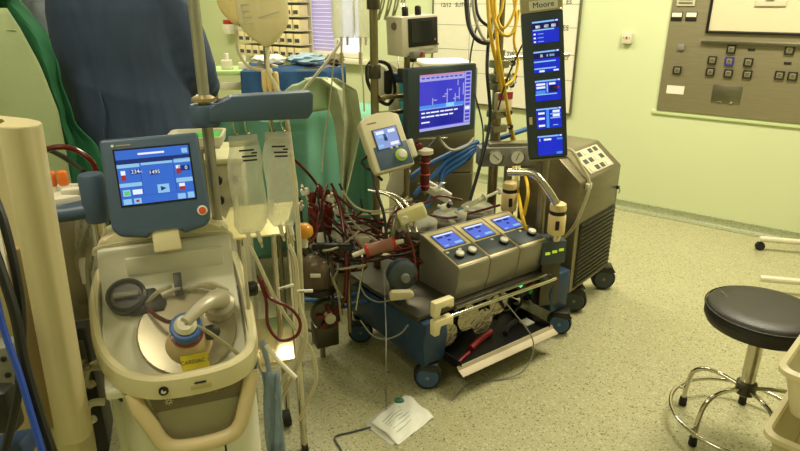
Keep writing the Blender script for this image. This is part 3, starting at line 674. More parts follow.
# masts
MAST = mat('mast_steel', (150, 138, 108), .3, .9, .08, 10)
ml = HF.v(375, 120, .5).x
m1 = thing('equipment_mast', 'tall steel mast carrying the beige controller and black strapped handle', 'mast', HF.M @ Matrix.Translation((ml, .5, 0)))
B().cyl((0, 0, .337), (0, 0, 2.15), .0165, None, 20).done('pole', MAST, m1)
for z in (.5, .78, 1.16, 1.42): B().lathe([(.024, z), (.026, z+.004), (.026, z+.05), (.024, z+.054)], (0, 0, 0), (0, 0, 1), 20).done('pole_clamp', DARKSTEEL, m1)
for z, l in ((1.02, .20), (1.085, .16), (.93, .16)): B().cyl((.01, -.02, z), (l, -.03, z), .010, None, 12).done('cross_rod', MAST, m1)
m2x = HF.v(496, 120, .5).x
m2 = thing('equipment_mast', 'short steel mast with stacked clamps above the gas gauges', 'mast', HF.M @ Matrix.Translation((m2x, .5, 0)))
B().cyl((0, 0, .337), (0, 0, 1.24), .024, None, 20).done('pole', MAST, m2)
B().cyl((0, 0, 1.24), (0, 0, 2.1), .014, None, 16).done('upper_pole', MAST, m2)
for z, r in ((.86, .045), (.93, .034), (1.06, .036), (1.10, .05), (1.16, .034)):
    c_ = B().b2((-r, -.035, z), (r, .035, z+.036), .006).done('clamp_block', STEEL, m2); B().cyl((r, -.01, z+.018), (r+.035, -.014, z+.018), .008, None, 10).done('clamp_screw', CHROME, c_)
    B().lathe([(.014, 0), (.014, .012)], (r+.035, -.014, z+.018), (1, 0, 0), 12).done('clamp_knob', BLACK, c_)
lb = B().b2((-.05, -.055, .965), (.045, -.03, 1.055), .005).done('reading_box', mat('pale_box', (206, 196, 162), .4, 0, .04), m2)
B().b2((-.05, -.0565, 1.02), (.045, -.0552, 1.053)).done('red_label', mat('label_maroon', (140, 28, 40), .5, 0, .04), lb)
B().lathe([(.003, -.022), (.018, -.014), (.022, 0), (.018, .014), (.003, .022)], (.02, -.05, 1.10), (0, 0, 1), 18).done('chrome_ball', CHROME, m2)
B().cyl((.02, 0, 1.20), (.34, -.12, 1.21), .013, None, 12).done('screen_arm', CHROME, m2)
m3x = HF.v(407, 80, .5).x
m3 = thing('equipment_mast', 'thin steel mast holding up the small beige monitor', 'mast', HF.M @ Matrix.Translation((m3x, .5, 0)))
B().cyl((0, 0, .337), (0, 0, 1.235), .013, None, 14).done('pole', MAST, m3)
B().b2((-.03, -.03, 1.15), (.03, .03, 1.19), .006).done('pole_clamp', DARKSTEEL, m3)
# ------------------------------------------------------------------ main monitor
tl, tr2, bl = [HF.w(*HF.v(x, y, .40)) for x, y in ((409, 69), (478, 63), (407, 141))]
Mm, mw, mh = basis(tl, tr2, bl)
mo = thing('flat_monitor', 'dark slate flat monitor showing a purple blue trend chart', 'monitor', Mm)
MON = mat('monitor_slate', (50, 64, 70), .45, 0, .04)
B().box((0, .02, 0), (mw, .04, mh), None, .008).done('housing', MON, mo)
B().box((0, .055, 0), (mw*.5, .04, mh*.5), None, .01).done('rear_cover', MON, mo)
B().cyl((0, .07, -.02), (-.06, .14, -.02), .016).done('mount_arm', DARKSTEEL, mo)
PUR = mat('trend_purple', (66, 64, 214), .2, 0, 0, emit=.8); LAV = mat('trend_lavender', (176, 176, 238), .2, 0, 0, emit=.85); CYA = mat('trend_cyan', (70, 150, 240), .2, 0, 0, emit=.9); PNK = mat('trend_pink', (214, 150, 190), .2, 0, 0, emit=.8); DBL = mat('trend_navy', (30, 34, 170), .2, 0, 0, emit=.75)
dw, dh, dx0, dz0 = mw*.755, mh*.80, mw*.035, 0.0
def mrect(x0, x1, z0, z1, m, name, y=-.002, par=mo):
    return B().b2((dx0-dw/2+x0*dw, y-.0004, dz0+dh/2-z1*dh), (dx0-dw/2+x1*dw, y+.0004, dz0+dh/2-z0*dh)).done(name, m, par)
di = mrect(0, 1, 0, 1, PUR, 'display', -.001)
def mr(x0, x1, z0, z1, m, name, y=-.0022): return mrect(x0, x1, z0, z1, m, name, y, di)
mr(.0, .86, .0, .035, PNK, 'title_stripe'); mr(0, .86, .035, .12, LAV, 'menu_stripe'); mr(0, .84, .60, .615, LAV, 'chart_axis'); mr(0, .86, .54, .60, CYA, 'chart_foot'); mr(.5, .66, .535, .60, mat('trend_sky', (130, 214, 250), .2, 0, 0, emit=1), 'chart_tab', -.003)
mr(0, .86, .62, .93, DBL, 'text_pane'); mr(0, 1, .95, 1, LAV, 'task_stripe'); mr(.87, 1, 0, .94, LAV, 'side_column')
for k in range(13): mr(.89, .98, .02+.07*k, .065+.07*k, PUR if k != 9 else SCW, 'side_key', -.003)
for k in range(9): mr(.03+.09*k, .09+.09*k, .05, .075, PUR, 'menu_word', -.003)
for x, z0, z1 in ((.24, .42, .54), (.27, .45, .47), (.52, .28, .54), (.48, .36, .38), (.56, .29, .31), (.44, .40, .42), (.73, .14, .24), (.68, .38, .54), (.71, .44, .46), (.76, .28, .50), (.65, .46, .48), (.84, .20, .42)): mr(x-.008, x+.008 if z1-z0 > .05 else x+.05, z0, z1, LAV, 'chart_stroke', -.003)
for j, (z, n_) in enumerate(((.66, 8), (.73, 7), (.83, 2))):
    for k in range(n_): mr(.03+.09*k, .095+.09*k+.01*((k*7+j) % 3), z, z+.025, SCW, 'text_word', -.003)
# ------------------------------------------------------------------ small beige monitor
v0 = .46
tl, tr2, bl = [HF.w(*HF.v(x, y, v0)) for x, y in ((401, 17), (438, 14), (403, 57))]
Ms, sw_, sh_ = basis(tl, tr2, bl)
sm = thing('small_monitor', 'small boxy beige patient monitor with dark screen on a thin mast', 'monitor', Ms)
B().box((0, .055, 0), (sw_, .11, sh_), None, .006).done('case', CREAM, sm)
B().box((.012, -.001, .012), (sw_*.80, .004, sh_*.72), None, .002).done('front_glass', BLACK, sm)
B().box((.004, -.0042, .014), (sw_*.56, .001, sh_*.54)).done('screen', mat('screen_off', (44, 46, 42), .15, 0, .05), sm)
B().box((.025, -.0038, -.055), (sw_*.4, .001, .006)).done('maker_print', LOGO, sm)
for k, x in enumerate((.07, .085)): B().cyl((x, -.004, -.02-.02*k), (x, -.007, -.02-.02*k), .005, None, 10).done('key', GREYPL, sm)
pl_ = B().b2((-.06, -.03, -.085), (.0, .0, -.058), .004).done('plug_block', GREYPL, sm); B().cyl((-.02, -.034, -.07), (-.02, -.03, -.07), .008).done('red_plug', REDPL, pl_)
for x in (-.045, .02): B().lathe([(.013, 0), (.013, .03), (.009, .036)], (x, .04, sh_/2), (0, 0, 1), 14).done('top_connector', BLACK, sm)
B().lathe([(.016, 0), (.014, .006)], (-sw_/2, .05, .04), (-1, 0, 0), 18).done('side_knob', TAUPE, sm)
B().cyl((-.01, .05, -sh_/2), (-.01, .05, -sh_/2-.03), .02).done('swivel', DARKSTEEL, sm)
# ------------------------------------------------------------------ beige controller
t_ = 2.36
tl, tr2, bl = P(362, 122, t_), P(401, 113, t_+.06), P(374, 175, t_-.02)
Mc, cw, ch = basis(tl, tr2, bl)
ct = thing('pump_controller', 'tilted beige handheld style controller with green ringed knob and small screen', 'controller', Mc)
B().prism([(-cw/2, -ch/2), (cw/2, -ch/2), (cw/2, ch/2), (cw*.3, ch/2+.018), (0, ch/2+.024), (-cw*.3, ch/2+.018), (-cw/2, ch/2)], 'xz', 0, .055, .008, 3).done('case', mat('controller_beige', (214, 206, 172), .4, 0, .03), ct)
B().b2((-cw*.38, -.002, -ch*.46), (cw*.47, 0, -ch*.02), .002).done('knob_plate', BLUEGREY, ct)
so_ = B().b2((-cw*.30, -.003, -ch*.10), (cw*.34, -.0006, ch*.30), .001).done('screen_bezel', SLATE, ct)
B().b2((-cw*.26, -.0042, -ch*.08), (cw*.30, -.0032, ch*.28)).done('screen', mat('pale_screen', (150, 172, 232), .2, 0, 0, emit=.8), ct)
for x0, x1, z0, z1, mm in ((-.22, -.02, .19, .25, SCW), (.08, .26, .19, .25, SCW), (-.2, .05, .12, .17, SCL), (-.06, .02, .05, .18, SCD), (.06, .27, -.05, .01, SCW), (-.24, -.12, -.05, .0, SCL)): B().b2((cw*x0, -.0052, ch*z0), (cw*x1, -.0044, ch*z1)).done('screen_field', mm, so_)
kn = B().lathe([(.025, 0), (.025, .008), (.021, .010)], (cw*.22, -.002, -ch*.27), (0, -1, 0), 24).done('knob_ring', mat('lime_ring', (176, 220, 60), .4, 0, .04), ct)
B().lathe([(.019, .008), (.017, .022), (.012, .024)], (cw*.22, -.002, -ch*.27), (0, -1, 0), 24).done('knob', WHITEPL, kn)
for x in (.02, .16): B().b2((cw*x, -.004, -ch*.12), (cw*x+.010, -.0022, -ch*.12+.009), .001).done('key', CREAM, ct)
B().b2((-cw*.34, -.001, ch*.42), (-cw*.12, .001, ch*.44)).done('maker_print', TAUPE, ct)
B().b2((cw/2+.001, .01, -ch*.35), (cw/2+.03, .05, .0), .006).done('side_clip', CREAM, ct)
B().tube([V((-cw*.45, .04, -.02)), V((-cw*.62, .05, -.03)), V((-cw*.6, .05, -.06)), V((-cw*.45, .05, -ch*.4)), V((-cw*.3, .05, -ch*.6))], .006, 8, 6).done('cable', BLACK, ct)
# ------------------------------------------------------------------ tall panel with five screens
yp = 2.42
tl, tr2, bl = DY(521, 13, yp), DY(563, 11, yp-.02), DY(529, 158, yp)
Mp, pw, ph_ = basis(tl, tr2, bl, True)
tp = thing('screen_tower', 'tall narrow dark panel of five small blue screens with a name strip', 'screen panel', Mp)
B().box((0, .025, 0), (pw, .05, ph_), None, .004).done('housing', MON, tp)
B().box((0, .024, ph_/2+.065), (pw, .052, .128), None, .004).done('top_cover', mat('cover_champagne', (186, 176, 140), .4, .3, .04), tp)
nm = B().box((.006, -.0032, ph_/2+.026), (pw*.68, .001, .034)).done('name_strip', PAPER, tp)
lettering('Moore', .029, PRINT, nm, Matrix.Translation((.006, -.0044, ph_/2+.026)) @ UP90)
B().cyl((.07, -.002, ph_/2+.006), (.07, -.005, ph_/2+.006), .003).done('power_light', mat('led_amber', (255, 236, 160), .3, 0, 0, emit=1.6), tp)
B().box((0, .025, -ph_/2-.006), (pw*1.02, .054, .010), None, .002).done('bottom_trim', STEEL, tp)
B().box((-pw*.40, -.002, -ph_*.22), (.012, .004, .03)).done('side_latch', TAN, tp)
SB = mat('tower_blue', (20, 44, 214), .2, 0, 0, emit=.8); SBD = mat('tower_navy', (12, 16, 90), .2, 0, 0, emit=.6)
for k in range(5):
    zc = ph_/2 - .072 - k*ph_*.195; hw_, hh_ = pw*.315, .041
    s_ = B().box((.010, -.0012, zc), (hw_*2, .002, hh_*2)).done('tower_screen', SB, tp)
    def f_(x0, x1, z0, z1, m): B().b2((.010 + hw_*x0, -.0032, zc + hh_*z0), (.010 + hw_*x1, -.0024, zc + hh_*z1)).done('screen_field', m, s_)
    f_(-1, .7, .84, .98, SCL); f_(.78, .95, .85, .98, SCW)
    if k == 0:
        f_(-1, 1, .28, .82, SBD); f_(-.96, .66, .14, .26, SCL)
        for x in (-.75, -.1, .45): f_(x, x+.34, .36, .62, SCW)
        for z in (-.15, -.5, -.84): f_(-.92, -.76, z-.07, z+.07, SCW); f_(-.6, -.16, z-.03, z+.02, SCL)
    elif k == 1:
        f_(-1, 1, .3, .82, SBD); f_(-.5, -.3, .42, .68, SCW); f_(0, .1, .45, .65, SCW); f_(.22, .6, .45, .65, SCL); f_(-1, .7, -.04, .08, SCL); f_(-1, .7, -.68, -.56, SCL); f_(-.6, -.2, -.96, -.78, SCW); f_(.5, .9, -.94, -.8, SCW)
    elif k == 2:
        f_(-.9, -.2, .5, .7, SCW); f_(-.9, -.2, .2, .4, SCW); f_(-.1, .0, -.2, .7, SCL); f_(.1, .6, .5, .7, SCW); f_(.1, .75, -.2, .42, SBD); f_(.5, .9, .1, .3, SCR); f_(-.95, -.2, -.3, .02, CYA); f_(-1, .7, -.42, -.32, SCL)
    elif k == 3:
        f_(-.22, .0, -.95, .84, CYA)
        for z in (.42, -.1, -.8): f_(-.85, -.35, z, z+.2, SCW)
        for z in (.5, .1): f_(.3, .85, z, z+.24, SCW); f_(.1, .9, z-.16, z-.06, SCL)
        f_(.3, .7, -.75, -.68, SCL)
    else:
        f_(-.85, -.8, .45, .72, SCW); f_(-.5, .1, .5, .68, SCW); f_(.55, 1, .5, .68, CYA); f_(.5, .96, -.95, -.72, CYA)
# ------------------------------------------------------------------ gas blender with two gauges, chrome handle
gM = HF.M @ Matrix.Translation(HF.v(510, 157, .33)) @ Matrix.Rotation(R(-30), 4, 'Z')
ga = thing('gas_blender', 'grey gas mixing block with two round dial gauges', 'gauge', gM)
gw = (HF.v(525, 158, .36).x - HF.v(482, 158, .36).x)
B().box((0, .04, 0), (gw, .08, .088), None, .004).done('block', GREYPL, ga); B().box((.01, .045, .052), (gw*.75, .06, .016), None, .003).done('top_plate', STEEL, ga)
for x, rr in ((-gw*.24, .034), (gw*.12, .034)):
    d_ = B().lathe([(rr, 0), (rr+.002, .006), (rr-.003, .009)], (x, 0, 0), (0, -1, 0), 28, caps=False).done('gauge', STEEL, ga)
    B().lathe([(rr-.004, .0078), (.001, .0082)], (x, 0, 0), (0, -1, 0), 28).done('dial', PAPER, d_)
    B().box((x, -.0088, .002), (.003, .0008, rr*1.1), Matrix.Rotation(R(-50 if x < 0 else 20), 3, 'Y')).done('needle', PRINT, d_)
B().lathe([(.010, 0), (.012, .012), (.006, .014)], (gw*.40, 0, .0), (0, -1, 0), 14).done('valve_knob', CREAM, ga)
tag(B().tube([P(508, 172, 2.52), P(520, 172, 2.50), P(534, 174, 2.48), P(546, 187, 2.46), P(557, 204, 2.44)], .0165, 14, 6).done('push_handle', CHROME), 'bent chrome push handle sticking out below the gas gauges', 'handle')
hp = HF.l(P(543, 190, 2.62))
tag(B().cyl((hp.x, hp.y, .337), (hp.x, hp.y, .90), .019, None, 16).done('chrome_post', STEEL, M=HF.M), 'upright steel post between the module bank and the cabinet', 'post')
tag(B().cyl((m2x+.0, .40, .50), (m2x+.0, .40, .80), .020, None, 16).done('support_tube', STEEL, M=HF.M), 'short steel tube under the gas gauges', 'post')
# ------------------------------------------------------------------ two beige dial bottles and the grey lit box
def dial(label, p, rot=0):
    t = thing('dial_regulator', label, 'regulator', Matrix.Translation(p) @ Matrix.Rotation(R(rot), 4, 'Z'), 'beige dial regulators')
    DB = mat('regulator_beige', (226, 202, 144), .4, 0, .04)
    B().lathe([(.022, 0), (.024, .02), (.024, .03)], (0, 0, 0), (0, 0, 1), 22).done('foot', CHROME, t)
    B().lathe([(.034, .03), (.037, .036), (.037, .115), (.033, .12)], (0, 0, 0), (0, 0, 1), 26).done('barrel', DB, t)
    B().lathe([(.033, .12), (.034, .124), (.034, .134), (.033, .138)], (0, 0, 0), (0, 0, 1), 26).done('scale_ring', BLACK, t)
    B().lathe([(.035, .138), (.036, .146), (.033, .166), (.018, .174)], (0, 0, 0), (0, 0, 1), 26).done('cap', DB, t)
    B().b2((-.022, -.041, .06), (-.006, -.034, .10), .001).done('window_slot', BLACK, t)
    return t
gx = P(555, 246, 2.60)
dial('beige regulator with black scale ring standing on the grey lit box', P(555, 240, 2.60), 10)
dial('beige regulator with black scale ring standing behind the module bank', P(508, 216, 2.86), 20)
gp = HF.l(P(554, 253, 2.60))
gb = thing('status_box', 'grey box with three green lit fields beside the steel cabinet', 'control box', Matrix.Translation(P(554, 253, 2.60)) @ Matrix.Rotation(R(14), 4, 'Z'))
B().box((0, .05, 0), (.115, .10, .105), None, .004).done('housing', SLATE, gb)
for k in range(3): B().box((-.03+.032*k, -.001, .0+.006*k), (.022, .002, .012)).done('green_field', mat('field_lime', (190, 220, 60), .3, 0, 0, emit=.8), gb)
B().b2((-.045, .01, -.26), (.045, .09, -.053), .004).done('pedestal', DARKSTEEL, gb)
# ------------------------------------------------------------------ steel cabinet (heater cooler)
CF = Fr(G(578, 312), 48)
cb = thing('heater_cooler_cabinet', 'brown tinted steel cabinet on castors with slatted grille and sloping keypad', 'cabinet', CF.M)
CABM = mat('cabinet_steel', (134, 126, 102), .34, .6, .08, 8, stretch=(1, 1, 6))
ux0, ux1 = -.13, .305
B().prism([(.0, .15), (.31, .15), (.31, .80), (.13, .80), (.0, .695)], 'yz', ux0, ux1, .006).done('body', CABM, cb)
gl = B(); gl.b2((ux0+.035, -.005, .165), (ux1-.02, -.001, .495), .002); gl = gl.done('grille_back', BLACK, cb)
n_ = 15; sm_ = None
for k in range(n_):
    z = .180 + k*.0216
    if sm_ is None: o = B().box((0, 0, 0), (ux1-ux0-.07, .005, .009), Matrix.Rotation(R(-20), 3, 'X'), .001).done('grille_slat', DARKSTEEL, cb); sm_ = o.data
    else: o = bpy.data.objects.new('grille_slat', sm_); COL.objects.link(o); o.parent = cb
    o.location = ((ux0+ux1)/2+.008, -.0085, z)
ks = Matrix.Translation((.12, .065, .7475)) @ Matrix.Rotation(math.atan2(.105, .13), 4, 'X')
kp = B().box((0, 0, .002), (.25, .13, .004), None, .002).done('keypad', mat('keypad_cream', (206, 200, 168), .4, 0, .04), cb, ks)
for i in range(4):
    for j in range(3): B().box((-.085+.055*i, -.045+.045*j, .005), (.034, .024, .002)).done('key', SLATE if (i+j) % 3 else CREAM, cb, ks)
B().cyl((.285, -.001, .585), (.285, -.012, .585), .009).done('lock', BLACK, cb)
B().tube([V((.285, -.012, .585)), V((.29, -.016, .57)), V((.283, -.014, .555))], .003, 6, 4).done('key_ring', CHROME, cb)
for x, y, a in ((-.0, .03, -62), (.335, .03, -55), (-.05, .27, 20), (.29, .27, 20)): castor(cb, x, y, a, .062, False)
for x, y in ((-.05, .10), (-.02, .16)): B().lathe([(.006, 0), (.009, .02), (.007, .036)], (x, .16+y*.1, .80), (0, 0, 1), 10).done('hose_stub', BLACK, cb)
B().tube([V((-.06, .20, .81)), V((-.05, .10, .815)), V((-.06, .04, .755)), V((-.07, -.012, .69)), V((-.10, -.02, .62)), V((-.145, .0, .50)), V((-.15, .05, .42))], .008, 8, 7).done('clear_hose', CLEARTUBE, cb)
B().b2((-.09, -.02, .655), (-.05, -.002, .685), .003).done('hose_clip', CREAM, cb)
# ================================================================== stool
stl = thing('round_stool', 'round black padded stool on a chrome base with foot ring', 'stool', Matrix.Translation((1.205, 1.76, 0)))
SEATM = mat('black_leatherette', (40, 37, 34), .42, 0, .08, 30, bump=.12, bscale=260)
se = B().lathe([(.02, .435), (.150, .435), (.168, .440), (.176, .456), (.177, .478), (.172, .496), (.158, .506), (.11, .510), (.03, .511)], (0, 0, 0), (0, 0, 1), 56).done('seat', SEATM, stl)
B().tube([V((.177*math.cos(a), .177*math.sin(a), .494)) for a in [2*math.pi*k/24 for k in range(24)]], .003, 6, 2, closed=True).done('piping', SEATM, se)
lettering('score', .022, mat('seat_print', (120, 110, 92), .6, 0, .02), se, Matrix.Translation((-.095, .085, .5105)) @ Matrix.Rotation(R(85), 4, 'Z'), depth=.0003)
B().lathe([(.09, .422), (.10, .426), (.10, .435), (.03, .435)], (0, 0, 0), (0, 0, 1), 32).done('seat_plate', BLACK, stl)
B().cyl((0, 0, .20), (0, 0, .424), .0235, None, 24).done('column', CHROME, stl)
B().lathe([(.026, .165), (.033, .171), (.033, .212), (.026, .218)], (0, 0, 0), (0, 0, 1), 24).done('hub', DARKSTEEL, stl)
for k in range(5):
    a = R(56 + 72*k); d = V((math.cos(a), math.sin(a), 0))
    lg = B().tube([d*.028 + V((0, 0, .19)), d*.09 + V((0, 0, .198)), d*.145 + V((0, 0, .190)), d*.182 + V((0, 0, .155)), d*.195 + V((0, 0, .09)), d*.198 + V((0, 0, .03))], .0085, 10, 5).done('leg', CHROME, stl)
    B().lathe([(.012, 0), (.0145, .004), (.013, .034), (.0095, .036)], d*.198, (0, 0, 1), 14).done('rubber_foot', RUBBER, lg)
    B().cyl(d*.192 + V((0, 0, .07)), d*.222 + V((0, 0, .07)), .005, None, 8).done('ring_bracket', CHROME, stl)
B().tube([V((.225*math.cos(a), .225*math.sin(a), .07)) for a in [2*math.pi*k/24 for k in range(24)]], .0075, 10, 2, closed=True).done('foot_ring', CHROME, stl)
# ------------------------------------------------------------------ table base beyond the stool
ta = thing('instrument_table', 'white tubular table base with black castors beyond the stool', 'table', Matrix.Translation((0, 0, 0)))
p1, p2 = G(757, 250), G(840, 262)
TM = mat('white_tube', (226, 220, 196), .35, .2, .03)
def leg(p, q, z):
    p, q = V((p.x, p.y, z)), V((q.x, q.y, z)); B().tube([p, q], .018, 12, 1).done('base_tube', TM, ta)
q2 = V((p1.x + .62, p1.y - .16, 0)); leg(p1, q2, .075)
p3 = G(757, 291); q3 = V((p3.x + .52, p3.y - .13, 0)); leg(p3, q3, .075)
B().tube([V((q2.x-.12, q2.y+.03, .075)), V((q3.x-.02, q3.y+.005, .075))], .018, 12, 1).done('cross_tube', TM, ta)
mid = (V((q2.x-.12, q2.y+.03, 0)) + V((q3.x-.02, q3.y+.005, 0)))/2
B().cyl((mid.x, mid.y, .075), (mid.x, mid.y, .86), .022, None, 16).done('column', TM, ta)
B().box((mid.x+.05, mid.y-.02, .875), (.55, .40, .02), Matrix.Rotation(R(-15), 3, 'Z'), .008).done('table_top', STEEL, ta)
for p in (p1, q2, q3):
    c_ = B().lathe([(.012, -.014), (.026, -.014), (.028, 0), (.026, .014), (.012, .014)], (p.x+.012, p.y, .028), (.3, 1, 0), 18).done('castor', RUBBER, ta); B().cyl((p.x+.012, p.y, .03), (p.x+.012, p.y, .074), .010).done('castor_stem', BLACK, c_)
# ------------------------------------------------------------------ stacked translucent bins
BINM = clear('milky_bin_plastic', (226, 220, 188), .34, .3, 1.0)
def plastic_bin(label, x, y, z, yaw, w_=.34, d_=.42, h=.15):
    t = thing('storage_bin', label, 'storage bin', Matrix.Translation((x, y, z)) @ Matrix.Rotation(R(yaw), 4, 'Z'), 'translucent storage bins')
    wall = B()
    for ring in (0,): pass
    o1, o2 = rrect(-w_/2+.03, w_/2-.03, .03, d_-.03, .03, 0), rrect(-w_/2, w_/2, 0, d_, .035, h)
    i1, i2 = rrect(-w_/2+.034, w_/2-.034, .034, d_-.034, .028, .004), rrect(-w_/2+.004, w_/2-.004, .004, d_-.004, .032, h)
    wall.rings([i1, i2, o2, o1], caps=True); wall.done('tub', BINM, t)
    rim_ = B(); a = [rrect(-w_/2-.014, w_/2+.014, -.014, d_+.014, .04, h-.004), rrect(-w_/2-.014, w_/2+.014, -.014, d_+.014, .04, h+.010), rrect(-w_/2, w_/2, 0, d_, .035, h+.014), rrect(-w_/2+.004, w_/2-.004, .004, d_-.004, .033, h+.004)]
    rim_.rings(a, closed=True); rim_.done('rim', clear('milky_rim', (236, 228, 196), .15, .25, 1.0), t)
    return t
def bin_at(label, px, py, z, h=.15):
    c = G(px, py, z); q = V((.7071, -.7071, 0))
    o = c + q*.17; return plastic_bin(label, o.x, o.y, z - h - .012, -45, h=h)
bin_at('milky plastic bin on the top of its stack beside the stool', 783, 368, .57, .13)
bin_at('milky plastic bin second from the top of its stack', 768, 432, .42, .14)
bin_at('milky plastic bin at the bottom of its stack on the floor', 770, 467, .262, .249)
# ------------------------------------------------------------------ paper wrapper on the floor, with its lead
WR = mat('wrapper_white', (226, 226, 216), .5, 0, .05, 40)
pts_ = [G(370, 424), G(398, 446), G(434, 418), G(405, 398)]
def wrap(a, b):
    p = (pts_[0]*(1-a) + pts_[1]*a)*(1-b) + (pts_[3]*(1-a) + pts_[2]*a)*b
    h = .004 + .020*math.sin(math.pi*a)**2*abs(math.sin(2.2*b+.6)) + .006*math.sin(11*a+5*b) * math.sin(8*b) + (.018*b*(1-a))
    return V((p.x, p.y, max(.002, h)))
wr = thing('paper_wrapper', 'crumpled white paper wrapper lying on the speckled floor', 'wrapper', Matrix.Identity(4))
B().sheet(wrap, 22, 22).done('top_sheet', WR, wr, thick=.0012)
B().sheet(lambda a, b: V(((pts_[0]*(1-a) + pts_[1]*a)*(1-b) + (pts_[3]*(1-a)+pts_[2]*a)*b)) + V((-.022, -.002, .0015)), 4, 4).done('under_sheet', WR, wr, thick=.001)
for k in range(6):
    a = .25 + .1*k
    b_ = B()
    b_.tube([wrap(a, .15) + V((0, 0, .0016)), wrap(a, .4) + V((0, 0, .0016)), wrap(a, .65 - .05*(k % 3)) + V((0, 0, .0016))], .0012, 4, 4); b_.done('printed_line', mat('faint_green_print', (150, 170, 150), .6, 0, .02), wr)
B().blob(wrap(.08, .75) + V((0, 0, .006)), (.02, .014, .008), .1).done('green_knot', mat('knot_green', (40, 110, 84), .5, 0, .1), wr)
tag(B().tube([G(386, 412) + V((0, 0, .012)), G(386, 396) + V((0, 0, .04)), P(386, 360, 2.12), P(386, 330, 2.22), P(385, 300, 2.3), P(384, 270, 2.36)], .0022, 6, 8).done('thin_lead', GREYPL), 'thin grey lead rising from the wrapper to the machine', 'cable')
tag(B().tube([G(371, 428) + V((0, 0, .004)), G(352, 432, .004), G(335, 437, .004), G(340, 448, .004), G(346, 460, .004)], .0035, 6, 8).done('floor_cable', SLATE), 'dark cable running from under the wrapper along the floor', 'cable')
# ================================================================== people
SKIN = mat('skin', (206, 158, 124), .5, 0, .05, 12)
GLOVE = mat('cream_glove', (226, 216, 190), .45, 0, .04)
def remeshed(name, m, parent, bms, voxel, fold=None, smooth=6):
    me = bpy.data.meshes.new('tmp'); bms.bm.to_mesh(me); bms.bm.free()
    o = bpy.data.objects.new('tmp', me); COL.objects.link(o)
    md = o.modifiers.new('r', 'REMESH'); md.mode = 'VOXEL'; md.voxel_size = voxel
    sm2 = o.modifiers.new('s', 'SMOOTH'); sm2.iterations = smooth; sm2.factor = .6
    dg = bpy.context.evaluated_depsgraph_get(); me2 = bpy.data.meshes.new_from_object(o.evaluated_get(dg))
    bpy.data.objects.remove(o); me2.name = name
    if fold:
        for v in me2.vertices: v.co += fold(v.co, v.normal)
    me2.materials.clear(); me2.materials.append(m); me2.shade_smooth()
    r_ = bpy.data.objects.new(name, me2); COL.objects.link(r_); r_.parent = parent; return r_
def ellipse(c, a, b, n=24): return [V((c[0] + a*math.cos(q), c[1] + b*math.sin(q), c[2])) for q in [2*math.pi*j/n for j in range(n)]]
